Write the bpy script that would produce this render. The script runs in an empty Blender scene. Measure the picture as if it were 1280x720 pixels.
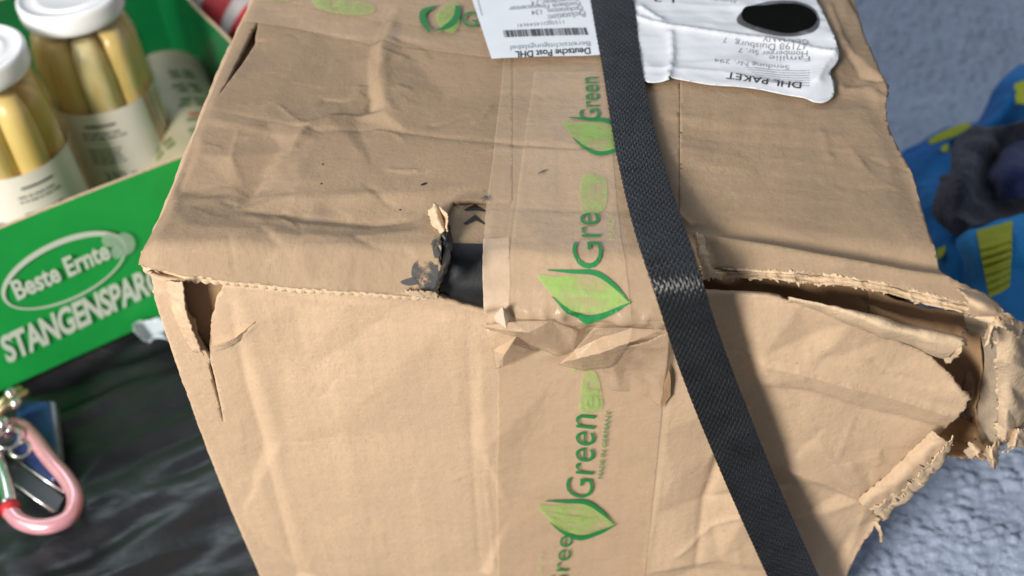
import bpy, bmesh, math, random
import numpy as np
from mathutils import Vector, Matrix, geometry
random.seed(7)
rng = np.random.default_rng(7)
SC = bpy.context.scene
COL = SC.collection

# ------------------------------------------------------------------ camera
W, H, D = .34, .27, .30                      # the parcel, metres
FPX = 1340.
PITCH, YAW, ROLL = .78034, -.08898, -.04582
CAM = np.array([.18929, -.32429, .58253])
fw = np.array([math.sin(YAW)*math.cos(PITCH), math.cos(YAW)*math.cos(PITCH), -math.sin(PITCH)])
_r = np.cross(fw, [0, 0, 1.]); _r /= np.linalg.norm(_r); _u = np.cross(_r, fw)
rt = math.cos(ROLL)*_r + math.sin(ROLL)*_u
up = -math.sin(ROLL)*_r + math.cos(ROLL)*_u
cd = bpy.data.cameras.new('camera'); cam = bpy.data.objects.new('camera', cd); COL.objects.link(cam)
cam.matrix_world = Matrix([[rt[0], up[0], -fw[0], CAM[0]], [rt[1], up[1], -fw[1], CAM[1]], [rt[2], up[2], -fw[2], CAM[2]], [0, 0, 0, 1]])
cd.sensor_width = 36; cd.lens = 36*FPX/1280; cd.clip_start = .02; cd.clip_end = 50
cd.dof.use_dof = True; cd.dof.focus_distance = .49; cd.dof.aperture_fstop = 6.5
SC.camera = cam

# ------------------------------------------------------------------ light
wd = bpy.data.worlds.new('World'); SC.world = wd; wd.use_nodes = True
bg = wd.node_tree.nodes['Background']
bg.inputs[0].default_value = (.80, .88, 1, 1); bg.inputs[1].default_value = .24

def area(name, loc, target, size, size_y, power, color):
    l = bpy.data.lights.new(name, 'AREA'); l.shape = 'RECTANGLE'; l.size = size; l.size_y = size_y
    l.energy = power; l.color = color
    o = bpy.data.objects.new(name, l); COL.objects.link(o); o.location = loc
    o.rotation_euler = (Vector(target)-Vector(loc)).to_track_quat('-Z', 'Y').to_euler()
    return o
area('window_light', (-.80, -1.30, 1.02), (.15, .0, .18), .46, .48, 53, (1, .95, .88))
area('rear_window_light', (.9, 2.1, 2.0), (.25, .2, .1), 1.8, 1.2, 7, (.72, .85, 1))

area('left_fill_light', (-1.30, -.60, 1.60), (-.15, .3, .05), .9, .8, 12, (1, .96, .90))  # unseen soft fill, added to brighten the jars in the tray
area('rear_left_window', (-.98, 1.40, 1.75), (-.1, .1, .0), .75, .55, 8, (.80, .90, 1))

SC.view_settings.view_transform = 'Standard'; SC.view_settings.look = 'None'
SC.view_settings.exposure = 0; SC.view_settings.gamma = 1

# ------------------------------------------------------------------ maths helpers
def ray(px, py): return fw + (px-640)/FPX*rt - (py-360)/FPX*up
def at(px, py, ax, v):
    d = ray(px, py); return CAM + d*((v-CAM[ax])/d[ax])
def proj(P):
    d = np.asarray(P, float)-CAM; z = d@fw
    return np.array([640+FPX*(d@rt)/z, 360-FPX*(d@up)/z])
def PT(px, py): p = at(px, py, 2, H); return (p[0], -p[1])         # top of the box -> (u, v)
def PF(px, py): p = at(px, py, 1, 0.); return (p[0], H-p[2])       # front of the box -> (u, v)

def hsh(i, j, s):
    n = (i.astype(np.int64)*374761393 + j.astype(np.int64)*668265263 + s*1442695041) & 0x7fffffff
    n = (n ^ (n >> 13))*1274126177 & 0x7fffffff
    return ((n ^ (n >> 16)) & 0xffff)/65535.
def vn(x, y, s=0):
    x = np.asarray(x, float); y = np.asarray(y, float)
    i = np.floor(x); j = np.floor(y); a = x-i; b = y-j
    a = a*a*a*(a*(a*6-15)+10); b = b*b*b*(b*(b*6-15)+10)
    return ((hsh(i, j, s)*(1-a)+hsh(i+1, j, s)*a)*(1-b)+(hsh(i, j+1, s)*(1-a)+hsh(i+1, j+1, s)*a)*b)*2-1
def fbm(x, y, s=0, o=4):
    r = 0; a = .5
    for k in range(o): r = r+a*vn(x*2**k, y*2**k, s+k*17); a *= .5
    return r
def worley(x, y, s=0):
    i0 = np.floor(x); j0 = np.floor(y); f1 = np.full(np.shape(x), 9.); f2 = np.full(np.shape(x), 9.)
    for di in (-1, 0, 1):
        for dj in (-1, 0, 1):
            i = i0+di; j = j0+dj
            d = np.hypot(i+.1+.8*hsh(i, j, s)-x, j+.1+.8*hsh(i, j, s+5)-y)
            f2 = np.minimum(f2, np.maximum(f1, d)); f1 = np.minimum(f1, d)
    return f1, f2
def sst(a, b, x): t = np.clip((x-a)/(b-a), 0, 1); return t*t*(3-2*t)

LEDGE = [(PT(x, y)[0], -PT(x, y)[1]) for x, y in ((176, 325), (205, 250), (243, 158), (283, 60), (312, 0), (322, -30))]
# creases: polylines in (u, v), amplitude, half width, kind
CR = []
def crease(pts, a, w, kind='ridge', f=PT): CR.append((np.array([f(*p) for p in pts]), a, w, kind))
RG = []
def relief(u, v):
    u = np.asarray(u, float); v = np.asarray(v, float)
    if u.size > 60: return relief_full(u, v)
    if not RG:                                   # a lookup table for single points
        a, b = np.meshgrid(np.arange(-.03, .42, .0007), np.arange(-.33, .30, .0007)); RG.append(relief_full(a, b))
    x = np.clip((u+.03)/.0007, 0, RG[0].shape[1]-1.01); y = np.clip((v+.33)/.0007, 0, RG[0].shape[0]-1.01)
    i = x.astype(int); j = y.astype(int); x = x-i; y = y-j; g = RG[0]
    return (g[j, i]*(1-x)+g[j, i+1]*x)*(1-y)+(g[j+1, i]*(1-x)+g[j+1, i+1]*x)*y
def add_random_creases():
    q = random.Random(5)
    for n_, box_, am, f in ((34, (215, 40, 600, 300), .0007, PT), (14, (830, 130, 1120, 270), .0005, PT), (30, (300, 400, 600, 710), .00030, PF), (34, (860, 400, 1170, 700), .0006, PF), (10, (200, 360, 330, 700), .0005, PF)):
        for _ in range(n_):
            x = q.uniform(box_[0], box_[2]); y = q.uniform(box_[1], box_[3]); a = q.gauss(.15 if f is PT else 1.2, .5); l = q.uniform(15, 60)
            p = [(x, y)]
            for k in range(3): x += math.cos(a)*l/3; y += math.sin(a)*l/3; a += q.uniform(-.4, .4); p.append((x, y))
            CR.append((np.array([f(*w) for w in p]), q.choice((-1, 1))*am*q.uniform(.4, 1.2), q.uniform(.0006, .0016), q.choice(('ridge', 'step'))))
def relief_full(u, v):
    h = np.zeros_like(u)
    for P, a, w, kind in CR:
        lo = P.min(0)-w*9; hi = P.max(0)+w*9
        m = (u > lo[0]) & (u < hi[0]) & (v > lo[1]) & (v < hi[1])
        if not m.any(): continue
        uu, vv = u[m], v[m]; best = np.full(uu.shape, 9.); sg = np.zeros_like(uu); tt = np.zeros_like(uu)
        L = np.r_[0, np.cumsum(np.hypot(*np.diff(P, axis=0).T))]
        for k in range(len(P)-1):
            e = P[k+1]-P[k]; l2 = e@e; t = np.clip(((uu-P[k][0])*e[0]+(vv-P[k][1])*e[1])/l2, 0, 1)
            dx = uu-P[k][0]-t*e[0]; dy = vv-P[k][1]-t*e[1]; d = np.hypot(dx, dy)
            c = d < best; best[c] = d[c]; sg[c] = np.sign(e[0]*dy-e[1]*dx)[c]; tt[c] = (L[k]+t*math.sqrt(l2))[c]/L[-1]
        fade = sst(0, .12, tt)*sst(0, .12, 1-tt)*.85+.15*(best < w*4)
        if kind == 'ridge': q = np.exp(-best/w)
        elif kind == 'soft': q = np.exp(-(best/w)**2)
        else:  # step: one side lifted, falls away slowly
            q = np.where(sg > 0, np.exp(-best/(w*5)), np.exp(-best/w*2))
        h[m] += a*q*fade
    # the left margin of the top rolls down over the side
    ue = np.interp(-v, [p[1] for p in LEDGE], [p[0] for p in LEDGE]); k = np.clip((ue+.0075-u)/.0075, 0, 1.3)
    h = h-.0034*k*k*(v < .016)
    h = h + np.where(v < 0, 1.7, 1.4)*facets(u, v) + .0005*fbm(u*14, v*14, 3, 3) + .00014*fbm(u*70, v*70, 9, 2)
    h = h + .00002*np.sin(v*2*math.pi/.0062+fbm(u*20, v*20, 4, 2)*1.2)*(v < 0)*(u > .18)
    h = h + .000018*np.sin(u*2*math.pi/.0065+fbm(u*20, v*20, 4, 2)*1.2)*(v > 0)
    return h

# top of the box
crease([(258, 138), (330, 152), (400, 168), (470, 160), (560, 175), (650, 185), (760, 190)], -.0016, .0028)
crease([(258, 150), (330, 165), (400, 182)], .0014, .004, 'soft')
crease([(322, 218), (352, 190), (385, 162), (420, 146), (455, 142)], .0026, .0022, 'step')
crease([(330, 228), (360, 200), (392, 176)], -.0016, .002)
crease([(230, 238), (300, 240), (345, 226), (372, 205)], -.0022, .005, 'soft')
crease([(225, 255), (300, 238), (400, 250), (480, 246)], .0012, .004, 'soft')
crease([(300, 262), (390, 272), (470, 278), (510, 274)], -.0013, .0026)
crease([(300, 272), (390, 284), (470, 290)], .0010, .003, 'soft')
crease([(462, 62), (468, 100), (455, 135), (440, 146)], .0022, .0026, 'step')
crease([(300, 160), (290, 200), (300, 225)], .0012, .002)
crease([(560, 62), (500, 50), (420, 45), (330, 25)], -.0006, .0015)
crease([(480, 60), (483, 130), (500, 150)], .0011, .003, 'soft')
crease([(600, 190), (690, 192), (790, 192)], .0009, .0015)
crease([(600, 262), (640, 258), (760, 262)], -.0006, .003)
crease([(605, 318), (640, 312), (700, 322), (760, 325)], .0007, .003, 'soft')
for yy, a in ((152, .0009), (172, -.0009), (190, .0008), (212, -.0008), (232, .0006), (262, -.0005)):
    crease([(815, yy-10), (900, yy+2), (980, yy+8), (1080, yy+26)], a*.6, .0032, 'soft')
crease([(855, 284), (960, 298), (1080, 322), (1180, 346)], -.0016, .003, 'ridge')
crease([(1035, 0), (1050, 50), (1072, 90), (1100, 105)], .003, .003, 'step')
crease([(1050, 60), (1078, 95), (1104, 108)], -.0025, .0025)
crease([(1045, 110), (1080, 112), (1110, 130)], .0025, .004, 'soft')
crease([(1100, 108), (1105, 140), (1140, 200)], -.002, .004)
crease([(1060, 80), (1100, 150), (1160, 290)], -.0012, .005, 'soft')
crease([(295, 36), (265, 95), (240, 140), (205, 220), (190, 280)], -.0012, .003)
crease([(220, 225), (215, 280), (190, 320)], .0012, .004, 'soft')
crease([(288, 300), (291, 318), (290, 340)], -.0011, .0014)
crease([(448, 318), (440, 340), (436, 362)], -.0010, .0014)
crease([(440, 300), (470, 316), (520, 322)], -.0015, .0025)
# front of the box
crease([(262, 436), (300, 420), (322, 400)], .0016, .0015, 'ridge', PF)
crease([(284, 352), (296, 420), (306, 480), (340, 600), (372, 716)], -.0016, .004, 'ridge', PF)
crease([(300, 360), (322, 480), (352, 600), (384, 716)], .0012, .006, 'soft', PF)
crease([(255, 360), (250, 400), (258, 436)], -.003, .006, 'soft', PF)
crease([(322, 560), (352, 557), (400, 556)], .0007, .0012, 'ridge', PF)
crease([(356, 400), (352, 480), (360, 600)], -.0006, .006, 'soft', PF)
crease([(432, 400), (428, 480), (440, 640)], .0006, .007, 'soft', PF)
crease([(585, 400), (588, 520), (600, 716)], -.0010, .002, 'ridge', PF)
crease([(612, 560), (607, 600), (614, 650), (618, 716)], .0014, .0008, 'ridge', PF)
crease([(700, 470), (675, 520), (650, 560), (640, 620)], .0005, .0008, 'ridge', PF)
crease([(498, 640), (540, 650), (590, 655)], .0005, .0012, 'ridge', PF)
crease([(560, 602), (590, 590), (640, 580)], .0005, .0014, 'ridge', PF)
crease([(840, 480), (832, 560), (820, 640), (805, 716)], 0.00105, .0012, 'ridge', PF)
crease([(905, 560), (880, 630), (868, 716)], -0.00330, .004, 'ridge', PF)
crease([(935, 640), (890, 660), (840, 700)], 0.00180, .003, 'ridge', PF)
crease([(935, 445), (1000, 456), (1080, 480), (1160, 505), (1210, 520)], 0.00510, .004, 'step', PF)
crease([(935, 480), (1010, 488), (1090, 520), (1180, 540)], -0.00180, .004, 'ridge', PF)
crease([(1010, 440), (1100, 462), (1200, 482)], -0.00300, .006, 'soft', PF)
crease([(1085, 445), (1110, 465), (1170, 480)], -0.00225, .003, 'ridge', PF)
crease([(980, 578), (1030, 596), (1085, 628)], 0.00330, .0035, 'step', PF)
crease([(1085, 628), (1030, 560), (1000, 500)], 0.00075, .003, 'ridge', PF)
crease([(1090, 655), (1050, 700), (1030, 716)], -0.00240, .006, 'soft', PF)
crease([(1000, 590), (985, 650), (1000, 716)], 0.00105, .004, 'soft', PF)
crease([(1060, 470), (1072, 490)], 0.00120, .001, 'ridge', PF)
crease([(1000, 460), (1012, 484)], 0.00120, .001, 'ridge', PF)

CR[:] = [(P, a*(.55 if kind != 'soft' else .45), w*(.55 if kind == 'ridge' else .8), kind) for P, a, w, kind in CR]
# the crushed board: flat facets meeting in sharp folds, (px, py, height in mm)
FAC_T = [(320, 30, 0), (390, 38, -.6), (463, 55, -1.6), (461, 100, -2.2), (462, 132, -2.4), (440, 146, -.6), (412, 150, .9), (385, 161, 2.0), (330, 152, .8), (265, 138, 1.2), (478, 58, 1.6), (474, 100, 1.8), (480, 142, 1.6),
 (502, 62, .2), (510, 165, .3), (560, 120, -.4), (612, 74, .3), (612, 182, 1.1), (356, 188, -.6), (330, 214, -2.6), (366, 194, 1.2), (345, 212, .4), (296, 160, .3), (290, 200, 1.0), (288, 226, -1.6), (250, 196, .8), (225, 236, -1.3), (310, 240, -2.1), (380, 244, .3),
 (470, 212, .3), (480, 246, .9), (470, 280, -1.6), (390, 272, -1.0), (300, 260, -.8), (515, 274, -1.2), (240, 290, .9), (350, 300, 1.2), (440, 304, .5), (530, 296, .9), (600, 236, .6), (196, 306, .2), (212, 250, .2), (245, 158, .4), (285, 60, .2), (312, 0, 0), (500, 8, 0), (640, 4, 0),
 (700, 186, .9), (790, 190, .8), (700, 120, -.4), (700, 255, -.9), (640, 262, -.4), (760, 262, -.7), (680, 312, .4), (830, 150, .7), (900, 166, -.5), (1060, 190, .6), (1000, 140, .2), (840, 190, .5), (960, 220, -.6), (1100, 230, .7), (850, 258, -1.2), (1000, 282, -1.0), (1140, 300, .2), (1120, 170, .3),
 (1046, 60, 2.2), (1076, 94, -1.4), (1106, 108, 1.8), (1050, 120, -.6), (1096, 138, .9), (1030, 10, 0), (1060, 0, 1.2), (900, 0, 0), (780, 0, 0), (1184, 346, 0), (860, 300, 0), (330, -60, 0), (1040, -60, 0), (680, -60, 0), (600, 330, 0), (760, 330, 0), (180, 330, 0)]
FAC_F = [(190, 350, 0), (240, 350, .3), (292, 352, .8), (258, 436, -.6), (322, 402, 1.4), (302, 440, -.4), (306, 484, -1.1), (330, 560, -1.3), (372, 716, -1.3), (352, 556, .1), (326, 480, .4), (396, 716, .7), (230, 500, 0), (262, 560, .3), (300, 650, .2), (326, 716, 0),
 (372, 380, .2), (378, 470, -.3), (430, 380, .7), (434, 520, .5), (440, 716, .8), (505, 380, -.3), (510, 540, -.5), (520, 716, -.2), (560, 400, .6), (586, 400, -.9), (590, 560, -.7), (600, 716, -.8), (598, 420, .6), (606, 560, .9), (612, 716, .7), (640, 430, 0), (700, 470, .3), (652, 560, -.4), (640, 640, .2), (740, 560, 0), (740, 716, 0), (800, 500, .2),
 (862, 372, 0), (828, 540, .6), (820, 640, .2), (812, 716, .4), (906, 560, -2.2), (884, 628, -2.8), (868, 716, -2.0), (842, 600, .6), (932, 560, .4), (930, 642, 1.3), (900, 700, .2), (930, 380, .3), (922, 436, -1.2), (954, 440, 1.8), (1020, 448, 2.2), (1100, 462, 2.6), (1205, 482, 3.6), (1010, 420, -.6), (1100, 428, -.9), (1165, 442, -1.8), (1000, 380, .8), (1060, 404, .4),
 (942, 488, -.2), (1010, 492, -.6), (1090, 520, -1.4), (1180, 540, -.8), (985, 578, 2.4), (1036, 598, 2.8), (1085, 628, 2.6), (1000, 600, -.4), (1050, 622, -.6), (1040, 545, .4), (1120, 560, .3), (985, 650, -.4), (1000, 716, 0), (1052, 700, -1.0), (1058, 716, 0), (330, 790, 0), (1040, 790, 0), (700, 790, 0), (1230, 500, 3.4)]
def tri_field(pts, f):
    P = np.array([f(a, b) for a, b, _ in pts]); hh = np.array([c*.001 for *_, c in pts])
    _, _, T, *_ = geometry.delaunay_2d_cdt([Vector(p) for p in P], [], [], 0, 1e-9)
    return [(P[list(t)], hh[list(t)]) for t in T]
TF = [tri_field(FAC_T, PT), tri_field(FAC_F, PF)]
def facets_at(u, v):
    h = np.zeros_like(u)
    for k, tf in enumerate(TF):
        side = v < 0 if k == 0 else v >= 0
        for P, hh in tf:
            lo = P.min(0); hi = P.max(0); m = side & (u >= lo[0]) & (u <= hi[0]) & (v >= lo[1]) & (v <= hi[1])
            if not m.any(): continue
            (x0, y0), (x1, y1), (x2, y2) = P; d = (y1-y2)*(x0-x2)+(x2-x1)*(y0-y2)
            if abs(d) < 1e-12: continue
            a = ((y1-y2)*(u[m]-x2)+(x2-x1)*(v[m]-y2))/d; b = ((y2-y0)*(u[m]-x2)+(x0-x2)*(v[m]-y2))/d; c = 1-a-b
            q = (a >= -1e-6) & (b >= -1e-6) & (c >= -1e-6); i = np.nonzero(m.ravel())[0][q.ravel()]
            h.ravel()[i] = (a*hh[0]+b*hh[1]+c*hh[2])[q]
    return h
FG = []
def facets(u, v):
    if not FG:
        a, b = np.meshgrid(np.arange(-.03, .42, .0004), np.arange(-.33, .30, .0004)); g = facets_at(a+.0018*fbm(a*60, b*60, 61, 2), b+.0018*fbm(a*60, b*60, 62, 2))
        for _ in range(3): g[1:-1, 1:-1] = (g[1:-1, :-2]+g[1:-1, 2:]+g[:-2, 1:-1]+g[2:, 1:-1]+2*g[1:-1, 1:-1])/6
        FG.append(g*np.clip(np.abs(b)/.012, 0, 1))
    g = FG[0]; x = np.clip((u+.03)/.0004, 0, g.shape[1]-1.01); y = np.clip((v+.33)/.0004, 0, g.shape[0]-1.01)
    i = x.astype(int); j = y.astype(int); x = x-i; y = y-j
    return (g[j, i]*(1-x)+g[j, i+1]*x)*(1-y)+(g[j+1, i]*(1-x)+g[j+1, i+1]*x)*y
add_random_creases()
# edge profiles: v -> (y, z-H)
def profile(keys):
    K = np.array(keys)
    def f(v):
        v = np.asarray(v, float)
        y = np.interp(v, K[:, 0], K[:, 1]); z = np.interp(v, K[:, 0], K[:, 2])
        y = np.where(v < K[0, 0], -v, y); z = np.where(v < K[0, 0], 0, z)
        y = np.where(v > K[-1, 0], K[-1, 1], y); z = np.where(v > K[-1, 0], K[-1, 2]-(v-K[-1, 0]), z)
        return y, z
    def g(v):        # smoothed and clamped derivative free normal
        a = 0; b = 0
        for d, w in ((-.0024, .25), (0, .5), (.0024, .25)):
            y, z = f(v+d); a = a+w*y; b = b+w*z
        return a, b
    return g
LIP = profile([(-.040, .040, 0), (-.0105, .0100, .0040), (-.0090, .0086, .0036), (.0015, -.0006, -.0052), (.009, -.0052, -.0118), (.03, -.008, -.031)])
TAPE = profile([(-.0135, .0135, 0), (-.009, .0095, -.0010), (.006, -.003, -.0100), (.018, -.0065, -.0205), (.0235, -.0050, -.0245), (.034, -.0006, -.034)])
def S(u, v, off=0., prof=TAPE, extra=None):
    u = np.asarray(u, float); v = np.asarray(v, float)
    y, z = prof(v); e = .0005; y2, z2 = prof(v+e); y1, z1 = prof(v-e)
    ty, tz = y2-y1, z2-z1; l = np.hypot(ty, tz)+1e-12
    ny, nz = tz/l, -ty/l                      # outward normal
    h = relief(u, v)+off
    if extra is not None: h = h+extra(u, v)
    return np.stack([u, y+ny*h, H+z+nz*h], -1)
def plane_front(u, v, off=0., extra=None):
    h = relief(u, v)+off
    if extra is not None: h = h+extra(u, v)
    return np.stack([u+0*h, -h, H-np.asarray(v, float)], -1)
def inv(px, py, F=S, guess=None):
    uv = np.array(guess if guess is not None else (PT(px, py) if py < 330 else PF(px, py)), float)
    t = np.array([px, py], float)
    def p(q): return proj(F(np.array([q[0]]), np.array([q[1]]))[0])
    for k in range(9):
        r = p(uv)-t; e = 4e-4
        J = np.stack([(p(uv+[e, 0])-p(uv-[e, 0]))/(2*e), (p(uv+[0, e])-p(uv-[0, e]))/(2*e)], 1)
        st = np.linalg.solve(J+np.eye(2)*1e-3, r); uv = uv-np.clip(st, -.012, .012)
        if np.abs(st).max() < 2e-5: break
    return uv

# ------------------------------------------------------------------ materials
def newmat(name):
    m = bpy.data.materials.new(name); m.use_nodes = True
    nt = m.node_tree; b = nt.nodes['Principled BSDF']; return m, nt, b
def ND(nt, t, **k):
    n = nt.nodes.new(t)
    for a, v in k.items(): setattr(n, a, v)
    return n
def noise(nt, scale, detail=4, rough=.6, vec=None, dist=0):
    n = ND(nt, 'ShaderNodeTexNoise'); n.inputs['Scale'].default_value = scale; n.inputs['Detail'].default_value = detail
    n.inputs['Roughness'].default_value = rough; n.inputs['Distortion'].default_value = dist
    if vec is not None: nt.links.new(vec, n.inputs['Vector'])
    return n.outputs['Fac']
def coords(nt, scale=(1, 1, 1), rot=(0, 0, 0), out='Object'):
    t = ND(nt, 'ShaderNodeTexCoord'); m = ND(nt, 'ShaderNodeMapping'); m.inputs['Scale'].default_value = scale
    m.inputs['Rotation'].default_value = rot; nt.links.new(t.outputs[out], m.inputs[0]); return m.outputs[0]
def ramp(nt, fac, stops):
    r = ND(nt, 'ShaderNodeValToRGB'); e = r.color_ramp.elements
    while len(e) < len(stops): e.new(.5)
    for k, (p, c) in enumerate(stops): e[k].position = p; e[k].color = (*c, 1) if len(c) == 3 else c
    nt.links.new(fac, r.inputs[0]); return r.outputs[0]
def mix(nt, fac, a, b, mode='MIX'):
    m = ND(nt, 'ShaderNodeMix'); m.data_type = 'RGBA'; m.blend_type = mode
    if isinstance(fac, float): m.inputs[0].default_value = fac
    else: nt.links.new(fac, m.inputs[0])
    for s, v in ((6, a), (7, b)):
        if isinstance(v, tuple): m.inputs[s].default_value = (*v, 1)
        else: nt.links.new(v, m.inputs[s])
    return m.outputs[2]
def bump(nt, b, fac, strength, dist, prev=None):
    n = ND(nt, 'ShaderNodeBump'); n.inputs['Strength'].default_value = strength; n.inputs['Distance'].default_value = dist
    nt.links.new(fac, n.inputs['Height'])
    if prev is not None: nt.links.new(prev, n.inputs['Normal'])
    nt.links.new(n.outputs[0], b.inputs['Normal']); return n.outputs[0]
def sc(c, k): return tuple(min(1, x*k) for x in c)

def kraft(name, base, rough=.82, mott=1., flute=0., bumpy=1., dirt=0.):
    m, nt, b = newmat(name); L = nt.links
    co = coords(nt)
    big = noise(nt, 9, 4, .55, co); col = ramp(nt, big, [(.3, sc(base, 1-.13*mott)), (.5, base), (.72, sc(base, 1+.10*mott))])
    fib = noise(nt, 900, 3, .7, coords(nt, (1, .25, .25)))
    col = mix(nt, fib, col, sc(base, .72), 'MIX') if False else mix(nt, ramp(nt, fib, [(.52, (0, 0, 0)), (.74, (1, 1, 1))]), col, sc(base, .74))
    fib2 = noise(nt, 700, 3, .7, coords(nt, (.3, 1, 1)))
    col = mix(nt, ramp(nt, fib2, [(.58, (0, 0, 0)), (.78, (1, 1, 1))]), col, sc(base, 1.22))
    sp = noise(nt, 260, 2, .5, co); col = mix(nt, ramp(nt, sp, [(.74, (0, 0, 0)), (.78, (1, 1, 1))]), col, sc(base, .55))
    md = noise(nt, 24, 5, .65, co)
    col = mix(nt, ramp(nt, noise(nt, 3.2, 4, .6, coords(nt, (3, 3, .6))), [(.40, (0, 0, 0)), (.72, (.55, .55, .55))]), col, sc(base, .82))
    col = mix(nt, ramp(nt, md, [(.35, (0, 0, 0)), (.75, (.35, .35, .35))]), col, sc(base, .8))
    col = mix(nt, ramp(nt, noise(nt, 22, 3, .6, coords(nt, (3.4, 1, .10) if not dirt else (2.6, .25, 1)), .3), [(.44, (0, 0, 0)), (.66, (.45,)*3)]), col, sc(base, .84))
    if dirt:         # grey scuffs and handling dirt
        col = mix(nt, ramp(nt, noise(nt, 11, 6, .72, co, .6), [(.50, (0, 0, 0)), (.68, (.55*dirt,)*3)]), col, (base[0]*.62, base[1]*.64, base[2]*.70))
        col = mix(nt, ramp(nt, noise(nt, 34, 5, .75, coords(nt, (1, 2.6, 1), (0, 0, .35)), .8), [(.58, (0, 0, 0)), (.72, (.45*dirt,)*3)]), col, sc(base, 1.30))
    if flute:
        wv = ND(nt, 'ShaderNodeTexWave'); wv.inputs['Scale'].default_value = 48; wv.inputs['Distortion'].default_value = 1.2
        wv.inputs['Detail'].default_value = 1; wv.inputs['Detail Scale'].default_value = .5; L.new(co, wv.inputs[0])
        col = mix(nt, ramp(nt, wv.outputs['Fac'], [(0, (0, 0, 0)), (1, (flute, flute, flute))]), col, sc(base, .86))
    L.new(col, b.inputs['Base Color']); b.inputs['Roughness'].default_value = rough
    b.inputs['Specular IOR Level'].default_value = .3
    n1 = bump(nt, b, noise(nt, 420, 4, .65, co), .35*bumpy, .0006)
    bump(nt, b, noise(nt, 90, 4, .6, co), .35*bumpy, .0016, n1)
    return m
KR = (.575, .412, .272)
M = {}
M['kraft_top'] = kraft('kraft_board_top', (.37, .262, .168), mott=2.0, dirt=1., flute=.10)  # scuffed board; base also darkened to paint in the weaker light on top
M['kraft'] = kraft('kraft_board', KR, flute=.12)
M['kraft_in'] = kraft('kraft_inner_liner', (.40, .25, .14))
M['raw'] = kraft('torn_board', (.62, .465, .31), .95, bumpy=2.2)
M['grey_in'] = kraft('crushed_board', (.46, .37, .265), .95, 1.6, bumpy=1.6)

def flat(name, c, rough=.5, spec=.5, var=.12, vs=60, bmp=0, metal=0, coat=0, trans=0):
    m, nt, b = newmat(name)
    f = noise(nt, vs, 4, .6, coords(nt)); nt.links.new(ramp(nt, f, [(.3, sc(c, 1-var)), (.7, sc(c, 1+var))]), b.inputs['Base Color'])
    b.inputs['Roughness'].default_value = rough; b.inputs['Specular IOR Level'].default_value = spec
    b.inputs['Metallic'].default_value = metal; b.inputs['Coat Weight'].default_value = coat; b.inputs['Transmission Weight'].default_value = trans
    if bmp: bump(nt, b, noise(nt, vs*6, 4, .6, coords(nt)), .4, bmp)
    return m
def worn(name, c, lo, hi, scale=350, rough=.4, alpha=1.):       # printed ink with broken coverage
    m, nt, b = newmat(name); b.inputs['Base Color'].default_value = (*c, 1); b.inputs['Roughness'].default_value = rough
    f = noise(nt, scale, 4, .65, coords(nt)); a = ramp(nt, f, [(lo, (alpha,)*3), (hi, (0, 0, 0))])
    nt.links.new(a, b.inputs['Alpha']); return m
def tape_mat():
    m, nt, b = newmat('paper_tape'); co = coords(nt)
    base = (.68, .50, .335)
    c = ramp(nt, noise(nt, 30, 5, .6, co), [(.3, sc(base, .92)), (.7, sc(base, 1.07))])
    c = mix(nt, ramp(nt, noise(nt, 380, 3, .6, co), [(.5, (0, 0, 0)), (.8, (.5, .5, .5))]), c, sc(base, .8))
    nt.links.new(c, b.inputs['Base Color']); b.inputs['Roughness'].default_value = .28; b.inputs['Specular IOR Level'].default_value = .5; b.inputs['Coat Weight'].default_value = .55; b.inputs['Coat Roughness'].default_value = .18
    n = bump(nt, b, noise(nt, 230, 3, .5, co), .40, .0009)
    n = bump(nt, b, noise(nt, 45, 4, .6, co, 1.5), .30, .0018, n)
    bump(nt, b, noise(nt, 90, 3, .5, coords(nt, (1, .12, .12), (0, 0, .1))), .40, .0016, n)
    # the film lets a little of the board show
    t = ND(nt, 'ShaderNodeBsdfTransparent'); mx = ND(nt, 'ShaderNodeMixShader'); mx.inputs[0].default_value = .40
    o = nt.nodes['Material Output']
    nt.links.new(t.outputs[0], mx.inputs[1]); nt.links.new(b.outputs[0], mx.inputs[2]); nt.links.new(mx.outputs[0], o.inputs[0])
    return m
M['tape'] = tape_mat()
M['tape_under'] = flat('tape_adhesive_side', (.60, .48, .37), .45, .4, .06, 80, .0006)
M['ink_green'] = worn('dark_green_ink', (.012, .20, .055), .66, .80, 300, .45, .95)
M['ink_leaf'] = worn('light_green_ink', (.32, .60, .12), .40, .72, 60, .45, .58)
M['ink_faded'] = worn('faded_green_ink', (.36, .58, .16), .40, .70, 130, .5, .5)
M['ink_black'] = worn('black_print', (.012, .011, .011), .70, .82, 500, .5, .96)
M['ink_grey'] = worn('small_grey_print', (.14, .14, .16), .52, .80, 500, .5, .66)
M['smudge'] = worn('grey_smudge', (.05, .055, .06), .44, .60, 160, .7, .8)
M['black_tape'] = flat('black_tape', (.018, .019, .021), .42, .4, .3, 90, .0003)
M['paper'] = flat('white_label_paper', (.74, .78, .84), .5, .4, .03, 60)
M['pouch'] = flat('white_label_pouch', (.70, .72, .76), .24, .5, .03, 40, .0003)
M['redaction'] = flat('black_redaction', (.002, .002, .002), .9, .08, .2, 90)  # digital black-out of the address, not ink on the paper
M['redaction_edge'] = worn('thin_black_redaction', (.02, .02, .025), .48, .85, 80, .5, .72)

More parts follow.
